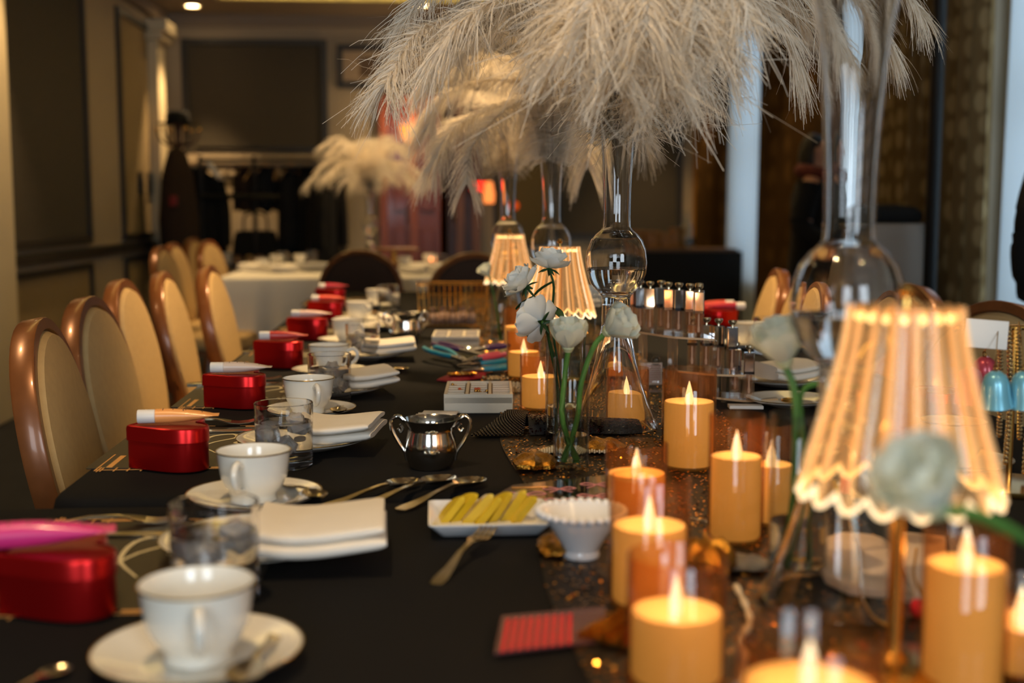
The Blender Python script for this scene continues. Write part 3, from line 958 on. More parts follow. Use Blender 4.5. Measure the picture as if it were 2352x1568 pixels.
def spoon_kit():
    st = [(-.085, .0035, .003, 0, .002), (-.083, .0075, .003, 0, .0022), (-.07, .0085, .0035, 0, .0024), (-.045, .006, .005, 0, .0024), (-.015, .0034, .009, 0, .0028), (.015, .0032, .0115, 0, .003), (.028, .004, .0112, .0005, .0026)]
    bl = [(.028, .004, .0112, .0005, .0024), (.034, .0095, .011, .003, .0016), (.044, .0155, .0105, .0062, .0012), (.056, .0185, .0098, .0078, .001), (.068, .017, .009, .0065, .001), (.078, .0115, .0085, .0035, .001), (.083, .004, .0085, .0005, .001)]
    return [('handle', MB().loft(st).mesh('handle', flat_m)), ('bowl', MB().loft(bl, 11).mesh('bowl', flat_m))]
SPOON = spoon_kit()
def fork_kit():
    st = [(-.09, .0035, .003, 0, .002), (-.088, .0075, .003, 0, .0022), (-.074, .009, .0035, 0, .0024), (-.045, .006, .006, 0, .0024), (-.01, .0034, .0125, 0, .0028), (.02, .0034, .0125, 0, .0026), (.03, .006, .0115, .001, .002), (.042, .0115, .0085, .002, .0018), (.05, .0125, .0068, .0015, .0016)]
    kit = [('handle', MB().loft(st).mesh('handle', flat_m))]
    for k in range(4):
        y = -.0098 + k * .00653
        kit.append(('tine', MB().loft([(.05, .0026, .0065, 0, .0016, y), (.062, .0021, .0052, 0, .0015, y), (.075, .0018, .006, 0, .0014, y), (.088, .0012, .0088, 0, .001, y)], 3).mesh('tine', flat_m)))
    return kit
FORK = fork_kit()
KNIFE = [('handle', MB().loft([(-.1, .004, .005, 0, .004), (-.098, .0085, .006, -.001, .006), (-.08, .0095, .0065, -.001, .0065), (-.04, .0075, .0065, -.001, .006), (-.005, .006, .006, -.001, .005), (.002, .0045, .005, 0, .003)]).mesh('handle', flat_m)),
         ('blade', MB().loft([(.002, .0045, .005, 0, .003), (.012, .008, .0045, 0, .0022), (.06, .010, .004, 0, .0018), (.09, .008, .0035, 0, .0015), (.105, .002, .0035, 0, .0012)]).mesh('blade', flat_m))]
def cutlery(kit, name, label, tail, head, L, group=None, z=T, pitch=0.0):
    a, b = P(*tail, z), P(*head, z)
    m = (a + b) / 2
    return put(kit, name, label, name.split('_')[-1], (m.x, m.y, z + .0005), 0, group, rot=(0, pitch, math.atan2(b.y - a.y, b.x - a.x)), scale=(b - a).length / L)

def tumbler_kit():
    g = [(0, 0), (.036, 0), (.0385, .002), (.04, .08), (.0402, .088), (.0395, .0888), (.0385, .088), (.0372, .014), (.034, .0115), (0, .011)]
    gl = MB().lathe(g, 48).mesh('glass', real_g)
    wt = MB().lathe([(0, .0108), (.034, .0113), (.0375, .0139), (.0382, .062), (.0376, .0625), (0, .062)], 48).mesh('water', mat('clear_water', '#ffffff', 0.0, trans=1.0, ior=1.33))
    rnd = random.Random(5)
    kit = [('glass', gl), ('water', wt)]
    for k in range(6):
        bm = MB().box(-.011, .011, -.011, .011, -.010, .010, .003)
        v = [(x + rnd.uniform(-.0015, .0015), y + rnd.uniform(-.0015, .0015), z + rnd.uniform(-.0015, .0015)) for x, y, z in bm.v]
        bm.v = v
        a = k * 2.1
        kit.append(('ice_cube', bm.mesh('ice_cube', ice_m, True, 25), (.019 * math.cos(a), .019 * math.sin(a), .058 - .013 * (k % 3)), (rnd.uniform(0, 3), rnd.uniform(0, 3), rnd.uniform(0, 3))))
    return kit
TUMBLER = tumbler_kit()

def heart(n=56):
    pts = []
    for k in range(n):
        t = 2 * PI * k / n
        x = 16 * (.3 * math.sin(t) + .7 * math.sin(t) ** 3)
        y = 13 * math.cos(t) - 4 * math.cos(2 * t) - 1.4 * math.cos(3 * t) - .6 * math.cos(4 * t)
        pts.append((y / 17 * .057 + .004, -x / 17 * .057))
    # soften the tip and the notch
    for _ in range(2):
        pts = [((pts[i - 1][0] + 2 * pts[i][0] + pts[(i + 1) % n][0]) / 4, (pts[i - 1][1] + 2 * pts[i][1] + pts[(i + 1) % n][1]) / 4) for i in range(n)]
    return pts
HEART = [('body', MB().prism(heart(), [(.93, 0), (.965, .001), (.97, .003), (.97, .036)]).mesh('body', red_tin)),
         ('lid', MB().prism(heart(), [(.97, .0325), (1, .0325), (1.004, .0333), (1, .0341), (1, .046), (.985, .0486), (.955, .0495), (.93, .0482), (.5, .0482)]).mesh('lid', red_tin))]

def tube_kit(col, name, capcol='#e4e2de'):
    m = mat('tube_' + name, col, 0.35, coat=0.2)
    cm = mat('tube_cap', capcol, 0.4)
    loops = []
    for x, ry, rz in ((-.024, .0095, .0095), (-.0235, .0118, .0118), (.0, .0122, .0118), (.02, .0128, .0105), (.045, .0138, .0072), (.062, .0146, .0032), (.068, .0148, .0012), (.077, .0148, .0010)):
        loops.append([(x, ry * math.cos(2 * PI * k / 24), .0118 + rz * math.sin(2 * PI * k / 24)) for k in range(24)])
    cap = MB().lathe([(0, 0), (.0095, 0), (.0112, .0015), (.0114, .027), (.0105, .0285), (0, .0285)], 24)
    cap.v = [(-.0235 - z, y, x + .0118) for x, y, z in cap.v]
    pr = MB()
    for x, l in ((-.012, .012), (.004, .01), (.02, .014), (.024, .009), (.05, .012)):
        zt = {-.012: .0238, .004: .0238, .02: .0226, .024: .0222, .05: .0182}[x]
        pr.box(x, x + .0012, -l / 2, l / 2, zt - .0022, zt - .0002)
    return [('tube_body', MB().rings(loops).mesh('tube_body', m)), ('screw_cap', cap.mesh('screw_cap', cm)), ('printed_lines', pr.mesh('printed_lines', mat('brown_print_ink', '#6b4a38', .6), False))]
TUBES = {n: tube_kit(c, n) for n, c in (('pink', '#d8347c'), ('peach', '#f2a65e'), ('white', '#d8c4b4'), ('coral', '#c9423a'), ('blush', '#e6c4b8'), ('orange', '#d8452a'), ('crimson', '#b32036'))}

def placemat_kit():
    mm = mat('bronze_placemat', '#2b2319', 0.42, noise=(90, 0.1), spec=.4)
    gm = mat('gold_print', '#e0a45c', 0.4, 0.3)
    cmx = mat('cream_print', '#d9cda8', 0.5)
    base = MB().prism(rrect(.14, .155, .004, 2), [(1, 0), (1, .0012)]).mesh('sheet', mm, False)
    g = MB()
    z0, z1 = .0012, .0016
    for sy in (-1, 1):
        for sx in (-1, 1):
            def b(x0, x1, y0, y1):
                xa, xb = sorted((sx * x0, sx * x1)); ya, yb = sorted((sy * y0, sy * y1))
                g.box(xa, xb, ya, yb, z0, z1)
            b(.122, .124, .06, .172); b(.105, .113, .07, .15); b(.118, .12, .15, .178); b(.02, .124, .166, .168)
            for k in range(4):
                b(.06 + k * .018, .062 + k * .018, .152, .176)
            b(.03, .07, .157, .1625)
    c = MB()
    def rib(pts, w0):
        c.tube(bez([(x, y, .0016) for x, y in pts], 22), [w0 * (.35 + .65 * math.sin(PI * k / 22)) for k in range(23)], 6, flat=.16)
    rib([(.045, -.03), (.07, -.01), (.075, .02), (.055, .035), (.035, .02), (.045, .004)], .0042)
    rib([(.05, -.012), (.082, -.03), (.095, -.055), (.07, -.07), (.05, -.055)], .0024)
    rib([(-.02, -.05), (.0, .02), (.03, .06), (.02, .09), (-.01, .07), (-.01, .0), (.02, -.06)], .0034)
    c.ball((.05, -.055, .0015), .005, 10, 5, (1, 1, .15)).ball((.04, -.06, .0015), .0035, 10, 5, (1, 1, .15))
    return [('sheet', base), ('gold_lines', g.mesh('gold_lines', gm, False)), ('flourish', c.mesh('flourish', cmx))]
MATK = placemat_kit()

def napkin_kit(w=.062, d=.062, seed=1):
    """a linen square folded into a thick bundle: four layers, folded edge away from the plate's middle"""
    rnd = random.Random(seed)
    kit = []
    z = 0.0
    for k in range(2):
        th = .0165 - .003 * k
        sk = rnd.uniform(-.004, .004)
        a0 = rnd.uniform(0, 6)
        hx, hy = w - .002 * k, d - .0015 * k
        def fn(u, v, z=z, th=th, hx=hx, hy=hy, a0=a0, sk=sk, k=k):
            # closed strip that folds round at +x
            x = -hx + 2 * hx * v
            a = u * 2 * PI
            e = max(0.0, 1 - ((x / hx) ** 2)) ** .12 if x > 0 else 1.0
            y = hy * math.copysign(abs(math.cos(a)) ** .35, math.cos(a)) + sk
            zz = th / 2 * (1 + math.copysign(abs(math.sin(a)) ** .7, math.sin(a)) * (e if x < hx * .999 else .5))
            bend = .006 * (x / hx) ** 2 + .002 * math.sin(x * 40) + .0012 * math.sin(y * 60 + a0 * k)
            return (x, y, z + zz + bend + .003)
        b = MB().grid(fn, 40, 22, True, False)
        n = len(b.v)
        b.f.append(tuple(i * 23 for i in range(40)))
        b.f.append(tuple(i * 23 + 22 for i in range(39, -1, -1)))
        kit.append(('fold', b.mesh('fold', napkin_m, True, 60)))
        z += th * .93
    return kit
NAPKIN = [napkin_kit(.064, .066, 1), napkin_kit(.06, .07, 2)]

# ------------------------------------------------------------------ the place settings along the chairs
ord_ = ['nearest', 'second', 'third', 'fourth', 'fifth', 'sixth', 'last']
boxes = [(88, 1445, 'pink', 6, 'magenta', 4, 40), (370, 1091, 'peach', 5, 'peach', -3, -8), (527, 944, 'white', 4, 'white', 0, 0), (632, 849, 'coral', 3, 'coral red', 0, -4), (700, 784, 'blush', 2, 'pale pink', 0, 2), (742, 738, 'orange', 0, 'orange-red', 2, -4), (755, 702, 'crimson', 0, 'crimson', 0, -3)]
for i, (px, py, tc, _, cn, rz, tz) in enumerate(boxes):
    q = P(px, py)
    c = q + FH * .056
    w_ = ord_[i]
    mt = put(MATK, 'placemat', 'bronze placemat with gold deco lines under the red tin with the %s tube' % cn, 'placemat', (c.x + .025, c.y + .142, T + .0003), 0, 'bronze placemats')
    b = put(HEART, 'heart_tin', 'red metallic heart-shaped tin under the %s tube' % cn, 'tin', (c.x, c.y, T + .0019), R_(rz + 18), 'red heart tins on the black table', scale=1.1 if i == 0 else 1.2)
    tx = c.x + (-.03 if i == 0 else .0)
    t = put(TUBES[tc], 'cream_tube', '%s squeeze tube with a white cap lying on its red heart tin' % cn, 'tube', (tx, c.y - .004, T + .0019 + .0597 * (1.1 / 1.2 if i == 0 else 1)), 0, 'squeeze tubes on the red tins', rot=(0, 0, R_(rz + (9 if i in (0, 1) else 2))), scale=1.0 if i == 0 else .84)
# cups on saucers
cups = [(457, 1528, -8, 'nearest gilt-rimmed white cup, in the bottom corner', 12), (585, 1158, -12, 'gilt-rimmed white cup behind the ice-water glass, second along the table', -12), (710, 955, -6, 'gilt-rimmed white cup behind the second water glass', 20), (757, 862, -5, 'gilt-rimmed white cup behind the third water glass', 70), (800, 790, 10, 'fourth-farthest white cup, beside the silver sugar bowl', 40), (826, 741, 30, 'white cup beside the orange-red tube', 30), (868, 706, 60, 'farthest white cup on the black table, before the dark chair back', 30)]
for i, (px, py, rz, lab, hz) in enumerate(cups):
    q = P(px, py)
    put(SAUCER, 'saucer', 'white saucer under the ' + lab.replace('gilt-rimmed ', '').replace('white ', ''), 'saucer', (q.x, q.y, T + .0005), 0, 'white saucers')
    put(CUP, 'tea_cup', lab, 'cup', (q.x, q.y, T + .0058), R_(hz), 'white tea cups on the black table')
    if i < 3:
        a = R_([-25, 5, -18][i])
        s = put(SPOON, 'tea_spoon', 'teaspoon resting on the saucer of the ' + ['nearest cup', 'second cup', 'third cup'][i], 'spoon', (q.x + .068 * math.cos(a), q.y + .068 * math.sin(a), T + .0105), 0, 'teaspoons on the saucers', rot=(0, R_(-8), a + R_(118 if i else 118)), scale=.8)
        s.location = (q.x + .056 * math.cos(a), q.y + .056 * math.sin(a) , T + .012)
        s.rotation_euler = (0, R_(-3), a + R_(-70))
# water glasses
for i, (px, py, lab) in enumerate(((497, 1373, 'nearest tumbler of ice water, in front of the second cup'), (654, 1070, 'tumbler of ice water between the second cup and a folded napkin'), (758, 922, 'tumbler of water beside the third cup and napkin'), (834, 830, 'tumbler of water beside the fourth napkin'), (893, 712, 'farthest tumbler, before the dark chair back'))):
    q = P(px, py)
    put(TUMBLER, 'water_glass', lab, 'glass', (q.x, q.y, T + .0005), i * .7, 'tumblers of water')
# plates with napkins
pl = [(590, 1266, 742, 1285, 'nearest folded white napkin, on its plate by the ice water', 0, 2), (697, 1028, 778, 1032, 'folded white napkin on the second plate, beside the silver creamer', 1, -8), (768, 905, 832, 903, 'folded white napkin on the third plate', 1, 14), (838, 824, 892, 824, 'folded white napkin on the fourth plate, before the sugar bowl', 0, 3), (885, 756, 918, 756, 'folded white napkin on the fifth plate, near the wire basket', 0, 6)]
for i, (px, py, nx, ny, lab, kk, rz) in enumerate(pl):
    q = P(px, py)
    put(PLATE, 'side_plate', 'white gilt-edged plate under the ' + lab.split(',')[0], 'plate', (q.x, q.y, T + .0005), 0, 'white side plates')
    n = P(nx, ny)
    put(NAPKIN[kk], 'folded_napkin', lab, 'napkin', (n.x, n.y, T + .0135), R_(rz), 'folded white napkins')
# forks, knives and dessert cutlery
cutlery(FORK, 'dinner_fork', 'fork lying beyond the magenta tube, next to a knife', (40, 1216), (415, 1203), .178, 'dinner forks')
cutlery(KNIFE, 'dinner_knife', 'knife lying beyond the magenta tube, next to a fork', (30, 1236), (425, 1232), .205, 'dinner knives')
cutlery(FORK, 'dinner_fork', 'fork whose head shows beyond the peach tube', (310, 985), (592, 976), .178, 'dinner forks')
cutlery(KNIFE, 'dinner_knife', 'knife lying beside the fork beyond the peach tube', (300, 1000), (585, 992), .205, 'dinner knives')
cutlery(FORK, 'dinner_fork', 'fork beyond the white tube, beside the third cup', (430, 884), (648, 874), .178, 'dinner forks')
cutlery(KNIFE, 'dinner_knife', 'knife beyond the white tube, its end showing by the placemat', (426, 888), (640, 882), .205, 'dinner knives')
cutlery(KNIFE, 'dinner_knife', 'knife beyond the coral red tube', (553, 812), (715, 806), .205, 'dinner knives')
cutlery(KNIFE, 'dinner_knife', 'knife beyond the pale pink tube', (640, 757), (775, 752), .205, 'dinner knives')
cutlery(SPOON, 'dessert_spoon', 'dessert spoon nearest the second saucer, of three before the creamer', (742, 1168), (958, 1112), .168, 'spoons before the silver creamer')
cutlery(SPOON, 'dessert_spoon', 'middle dessert spoon of the three before the creamer', (822, 1168), (1040, 1106), .168, 'spoons before the silver creamer')
cutlery(SPOON, 'dessert_spoon', 'dessert spoon nearest the lemon plate, of three before the creamer', (918, 1176), (1106, 1110), .168, 'spoons before the silver creamer')
cutlery(SPOON, 'dessert_spoon', 'spoon beside the third napkin, its bowl toward the runner', (785, 868), (880, 848), .168, 'spoons by the third napkin')
cutlery(SPOON, 'dessert_spoon', 'spoon beyond the third napkin, nearer to the pliers', (835, 868), (936, 851), .168, 'spoons by the third napkin')
a = P(1003, 1342); b = P(1122, 1222, T + .014)
f_ = put(FORK, 'serving_fork', 'fork resting with its tines on the rim of the lemon plate', 'fork', ((a.x + b.x) / 2, (a.y + b.y) / 2, T + .006), 0, None, rot=(0, R_(-5.5), math.atan2(b.y - a.y, b.x - a.x)), scale=(b - a).length / .172)
a = P(70, 1600); b = P(158, 1536)
cutlery(SPOON, 'dessert_spoon', 'spoon cut off by the bottom corner, near the nearest saucer', (-60, 1640), (160, 1540), .168)

# lemon plates
def rect_plate():
    def ring(k, z):
        return [(x * k[0], y * k[1], z) for x, y in rrect(1, 1, .12, 4)]
    L = [ring((.05, .042), 0), ring((.054, .046), .001), ring((.064, .056), .012), ring((.067, .059), .015), ring((.067, .059), .0162), ring((.0655, .0575), .0164), ring((.062, .054), .0135), ring((.052, .044), .004), ring((.02, .02), .0036)]
    return [('dish', MB().rings(L).mesh('dish', ceramic_m))]
RECT = rect_plate()
def wedge():
    n = 14
    r, th = .028, .010
    o = [(r * math.cos(PI * k / n), r * math.sin(PI * k / n)) for k in range(n + 1)]
    L = [[(x * k, y * k, z) for x, y in o] for k, z in ((.96, -th / 2), (1, -th * .35), (1, th * .35), (.96, th / 2))]
    rind = MB()
    for k in range(n):
        pass
    flesh = MB().rings(L)
    rd = MB().tube([(1.02 * x, 1.02 * y, 0) for x, y in o], .0028, 6, flat=1.0)
    return [('flesh', flesh.mesh('flesh', yellow_m)), ('rind', rd.mesh('rind', mat('lemon_rind', '#d6bc30', .4)))]
WEDGE = wedge()
q = P(1122, 1208)
lp = put(RECT, 'lemon_plate', 'square white plate holding lemon slices, beside the scalloped bowl', 'plate', (q.x, q.y, T + .0005), 0)
for k in range(7):
    x = -.042 + k * .0135
    put(WEDGE, 'lemon_slice', ('lemon slice at the cutlery end of the square white plate', 'second lemon slice from the cutlery end of the square white plate', 'third lemon slice from the cutlery end of the square white plate', 'middle lemon slice of the seven on the square white plate', 'third lemon slice from the bowl end of the square white plate', 'second lemon slice from the bowl end of the square white plate', 'lemon slice touching the bowl end of the square white plate')[k], 'lemon slice', (q.x + x, q.y + .002 + .006 * math.sin(k * 1.7), T + .0135), 0, 'lemon slices on the white plate', rot=(R_(8 * math.sin(k * 2.3)), R_(-50 + 4 * math.sin(k)), R_(14 + 9 * math.sin(k * 1.9))), scale=.78 + .09 * (k % 3))
q2 = P(1868, 1140)
put(RECT, 'lemon_plate', 'second white plate of lemon slices, behind the stem of the nearest tall vase', 'plate', (q2.x, q2.y, T + .0025), R_(4))
for k in range(4):
    put(WEDGE, 'lemon_slice', 'lemon slice on the plate behind the nearest tall vase', 'lemon slice', (q2.x - .03 + k * .02, q2.y, T + .0155), 0, 'lemon slices behind the vase', rot=(0, R_(54), R_(20)), scale=.85)

# scalloped bowl
q = P(1335, 1282)
t = thing('scalloped_bowl', 'small white footed bowl with a beaded rim beside the lemon plate', 'bowl', (q.x, q.y, T + .0025))
link('bowl', MB().lathe([(0, .002), (.014, .002), (.018, 0), (.019, .003), (.0175, .007), (.021, .014), (.031, .03), (.042, .045), (.043, .047), (.041, .0472), (.030, .032), (.02, .018), (.012, .012), (0, .012)], 40).mesh('bowl', ceramic_m), t)
bd = MB().ball((0, 0, 0), .0042, 10, 6).mesh('bead', ceramic_m)
for k in range(30):
    link('bead', bd, t, (.0435 * math.cos(2 * PI * k / 30), .0435 * math.sin(2 * PI * k / 30), .0465))

# silver creamer and sugar bowl
def creamer(px, py, label, k, name, rz=0):
    q = P(px, py) + FH * .036
    t = thing(name, label, 'creamer' if name == 'silver_creamer' else 'bowl', (q.x, q.y, T + .0005), rz, scale=k)
    pr = [(0, .001), (.026, .001), (.028, 0), (.029, .003), (.0335, .012), (.0355, .024), (.0345, .038), (.0315, .05), (.0315, .056), (.036, .064), (.0375, .067), (.037, .0678), (.035, .0655), (.0305, .056), (.0305, .05), (.0335, .038), (.0345, .024), (.032, .012), (.027, .005), (0, .004)]
    def mod(a, r, z):
        e = max(0, math.cos(a)) ** 6 * max(0, (z - .05) / .018)
        return r * (1 + .22 * e), z + .003 * e
    link('body', MB().lathe(pr, 48, mod).mesh('body', silver_m), t)
    for s in (-1, 1):
        link('handle', MB().tube(bez([(s * .034, 0, .063), (s * .044, 0, .071), (s * .053, 0, .066), (s * .053, 0, .053), (s * .045, 0, .036), (s * .036, 0, .022), (s * .033, 0, .010)], 22), [.0032] * 6 + [.0026] * 17, 9).mesh('handle', silver_m), t)
        link('scroll', MB().tube(bez([(s * .042, 0, .060), (s * .038, 0, .054), (s * .041, 0, .049), (s * .045, 0, .054)], 10), .0018, 7).mesh('scroll', silver_m), t)
    return t
creamer(986, 1086, 'polished silver two-handled creamer in the middle of the black cloth', 1.0, 'silver_creamer', R_(-2))
creamer(930, 788, 'silver sugar bowl beside the fourth napkin and the wire basket', 1.12, 'sugar_bowl', R_(10))
q = P(1002, 958)
for k in range(3):
    solo('paper_card', ('bottom white card in the small pile behind the creamer', 'middle white card in the small pile behind the creamer', 'top white card in the small pile behind the creamer')[k], 'card',
         MB().box(-.03, .03, -.02, .02, 0, .0022, .0004), mat('white_card', '#e8e4dc', .6), (q.x + (-.006, 0, .006)[k], q.y + .002 * k, T + .0006 + .0024 * k), R_((-4, 3, -8)[k]), group='white cards behind the creamer')

# compartment trays
tray_w = mat('ivory_lacquer', '#d9d2c0', 0.45)
def jewel_tray(px, py, label, kinds):
    q = P(px, py) + FH * .083
    t = thing('compartment_tray', label, 'tray', (q.x, q.y, T + .0005), R_(-3))
    hx, hy, h = .06, .082, .034
    link('base', MB().box(-hx, hx, -hy, hy, 0, .029, .0015).mesh('base', tray_w, False), t)
    link('lining', MB().box(-hx + .004, hx - .004, -hy + .004, hy - .004, .029, .0301).mesh('lining', mat('shaded_tray_floor', '#7a6c58', .9), False), t)  # darker floor insert imitates shade inside the compartments
    for b in ((-hx, hx, -hy, -hy + .005), (-hx, hx, hy - .005, hy), (-hx, -hx + .005, -hy + .005, hy - .005), (hx - .005, hx, -hy + .005, hy - .005)):
        link('wall', MB().box(*b, .017, h, .0008).mesh('wall', tray_w, False), t)
    for k in (1, 2):
        x = -hx + 2 * hx * k / 3
        link('divider', MB().box(x - .0025, x + .0025, -hy + .005, hy - .005, .018, h - .0004).mesh('divider', tray_w, False), t)
    for r in range(1, 6):
        y = -hy + 2 * hy * r / 6
        for k in range(3):
            x0 = -hx + 2 * hx * k / 3
            link('divider', MB().box(x0 + .005, x0 + 2 * hx / 3 - .005, y - .0022, y + .0022, .018, h - .001).mesh('divider', tray_w, False), t)
    if kinds:
        rnd = random.Random(8)
        for k in range(7):
            c, r = (0, 4) if k < 1 else ((0, 2) if k < 2 else (1, 1 + k % 2))
            x = -hx + 2 * hx * (c + .5) / 3 + rnd.uniform(-.012, .012)
            y = -hy + 2 * hy * (r + .5) / 6 + rnd.uniform(-.003, .003)
            s = thing('charm', 'tiny gold charm in a compartment of the ivory tray', 'charm', (q.x + x, q.y + y, T + .0307), rnd.uniform(0, 3), 'charms in the ivory tray')
            link('bead', MB().ball((0, 0, .003), .003, 8, 5).mesh('bead', (gold_m, mat('coral_bead', '#c4552e', .3))[k % 2]), s)
            link('ring', MB().tube([(.006 + .003 * math.cos(a), .003 * math.sin(a), .001) for a in [j * PI / 5 for j in range(10)]], .0007, 5, True).mesh('ring', gold_m), s)
    return t
jewel_tray(1097, 950, 'ivory compartment tray with charms, beside the sequined runner', True)
jewel_tray(1045, 803, 'second ivory compartment tray, behind the pliers', False)
# ------------------------------------------------------------------ sequined runner
RUX0, RUX1, RUY0, RUY1 = .115, .50, .55, 5.1
def wrinkle(x, y):
    return T + .0022 + .0012 * math.sin(31 * x + 9 * y) * math.sin(17 * y - 5 * x)
gold_dark = mat('dark_gold_cloth', '#1c130a', 0.55, 0.2)
run = MB().grid(lambda u, v: (RUX0 + (RUX1 - RUX0) * u + .008 * math.sin(v * 40), RUY0 + (RUY1 - RUY0) * v, wrinkle(RUX0 + (RUX1 - RUX0) * u, RUY0 + (RUY1 - RUY0) * v)), 24, 160)
runner = solo('table_runner', 'gold sequined runner along the middle of the black table', 'table runner', run, gold_dark)
seq_m = mat('gold_sequins', '#d89a48', 0.24, 1.0)
def sequins(n, y0, y1, r, seed):
    g = np.random.default_rng(seed)
    x = g.uniform(RUX0, RUX1, n); y = g.uniform(y0, y1, n)
    z = T + .0022 + .0012 * np.sin(31 * x + 9 * y) * np.sin(17 * y - 5 * x) + .0012
    x = x + .008 * np.sin((y - RUY0) / (RUY1 - RUY0) * 40)
    th = g.uniform(0, 2 * PI, n); ti = np.abs(g.normal(0, .38, n))
    nx, ny, nz = np.sin(ti) * np.cos(th), np.sin(ti) * np.sin(th), np.cos(ti)
    N = np.stack([nx, ny, nz], 1)
    A = np.cross(N, np.array([0, 1, .01])); A /= np.linalg.norm(A, axis=1)[:, None]
    B = np.cross(N, A)
    c = np.stack([x, y, z], 1)
    v = np.concatenate([(c + r * (A * math.cos(k * PI / 3) + B * math.sin(k * PI / 3)))[:, None, :] for k in range(6)], 1).reshape(-1, 3)
    f = np.arange(n * 6).reshape(n, 6)
    return v, f
vs, fs, o_ = [], [], 0
for a in ((10000, .6, 2.4, .0018, 1), (9000, 2.4, 5.05, .0028, 2)):
    v, f = sequins(*a)
    vs.append(v); fs.append(f + o_); o_ += len(v)
me = bpy.data.meshes.new('sequins')
me.from_pydata(np.concatenate(vs).tolist(), [], np.concatenate(fs).tolist())
me.materials.append(seq_m)
sq = link('sequins', me, runner)
sq['kind'] = 'stuff'

# ------------------------------------------------------------------ amber glass candles
def candle(px, py, d, r, ytop, yglass, label, lean=0, power=.13):
    q = P(px, py) if d is None else None
    if q is None:
        k = D(px, 784, d)
        q = Vector((k.x, k.y, 0))
    base = T + .0042
    dd = (q - CAM).dot(FW)
    dd = Vector((q.x, q.y, T)) - CAM
    dep = dd.dot(FW)
    hw = D(px, ytop, dep).z - base
    hg = D(px, yglass, dep).z - base
    t = thing('led_candle', label, 'candle', (q.x, q.y, base), 0, 'amber glass candles')
    ro = r + .0032
    link('glass_cylinder', MB().lathe([(0, 0), (ro - .002, 0), (ro, .002), (ro, hg - .001), (ro - .0008, hg), (ro - .0016, hg - .001), (ro - .0016, .003), (0, .003)], 40).mesh('glass_cylinder', amber_g), t)
    wx = MB().lathe([(0, .0035), (r - .002, .0035), (r, .006), (r, hw - .002), (r - .001, hw), (r - .004, hw + .0002), (r * .6, hw - .0025), (.004, hw - .004), (0, hw - .004)], 40)
    link('wax', wx.mesh('wax', wax_m), t)
    h = hw - .005
    fl = MB().lathe([(0, h), (.0045, h + .001), (.0058, h + .006), (.0056, h + .011), (.004, h + .019), (.0022, h + .026), (.0008, h + .031), (0, h + .033)], 14)
    link('flame', fl.mesh('flame', flame_m), t)
    light('candle_light', 'POINT', (0, -.0, h + .04), power, (1, .68, .38), size=0, parent=t)
    return t
candle(1563, 1512, .875, .0335, 1395, 1262, 'nearest whole amber candle, in front of the tall one by the scalloped bowl')
candle(1497, 1408, 1.056, .0325, 1200, 1082, 'tall amber candle partly hidden by the nearest one, beside the scalloped bowl')
candle(1465, 1219, 1.33, .0315, 1082, 1012, 'amber candle just behind the tall one, before the yellow pair')
candle(1697, 1262, 1.267, .0262, 1042, 945, 'slim yellowish amber candle left of the green stems')
candle(1778, 1225, 1.34, .0235, 1062, 965, 'slender amber candle half hidden behind the yellowish one')
candle(1585, 1082, 1.64, .0335, 918, 842, 'wide amber candle in front of the clear lip gloss stand')
candle(1442, 972, 2.0, .0325, 898, 842, 'amber candle seen through the foot of the tall vase in focus')
candle(1242, 940, 2.14, .0335, 862, 812, 'amber candle beside the ivory tray with charms')
candle(1203, 872, 2.55, .033, 806, 758, 'amber candle between the pliers and the slim flower vase')
candle(1190, 822, 3.0, .033, 748, 704, 'farthest amber candle, behind the roses')
candle(1412, 868, 2.62, .033, 812, 765, 'amber candle behind the tall vase in focus, showing above its foot')
candle(2240, 1600, .86, .0275, 1285, 1195, 'amber candle nearest the edge of the table by the pink and blue charms')
candle(1880, 1700, .66, .0375, 1560, 1432, 'wide amber glass candle cut off by the bottom of the picture')
candle(2375, 1560, .9, .03, 1420, 1330, 'amber candle cut off by the side of the picture')

# ------------------------------------------------------------------ acrylic lamps
NR = 18
def shade_mesh():
    def fn(u, v):
        a = u * 2 * PI
        r = .0395 + (.071 - .0395) * (v ** 1.35)
        rib = abs(math.cos(a * NR / 2))
        r += (.0014 + .0035 * v) * (rib - .5)
        z = -.134 * v - (.011 * (rib - .3) * max(0, v - .84) / .16)
        return (r * math.cos(a), r * math.sin(a), z)
    b = MB().grid(fn, NR * 8, 14, True)
    def fi(u, v):
        x, y, z = fn(u, v)
        k = 1 - .0022 / math.hypot(x, y)
        return (x * k, y * k, z)
    b.grid(fi, NR * 8, 14, True)
    return b.mesh('shade', lamp_m, True, 80), fn
SH, shfn = shade_mesh()
rim = MB().tube([shfn(k / (NR * 8), 1) for k in range(NR * 8)], .0019, 6, True).mesh('shade_rim', rim_m)
toprim = MB().lathe([(.012, 0), (.039, 0), (.0405, -.002), (.039, -.004), (.012, -.004), (.012, 0)], 40).mesh('shade_top', lamp_m)
ring = MB()
for k in range(16):
    a = 2 * PI * k / 16
    ring.ball((.033 * math.cos(a), .033 * math.sin(a), -.008), .0028, 8, 5)
ring = ring.mesh('led_ring', led_m)
rib_glow = acrylic_lit('rib_acrylic', '#fff2e0', .22)
ribs = MB().tube([shfn(0, k / 14) for k in range(15)], [.0016 + .0012 * k / 14 for k in range(15)], 6).mesh('rib', rib_glow)
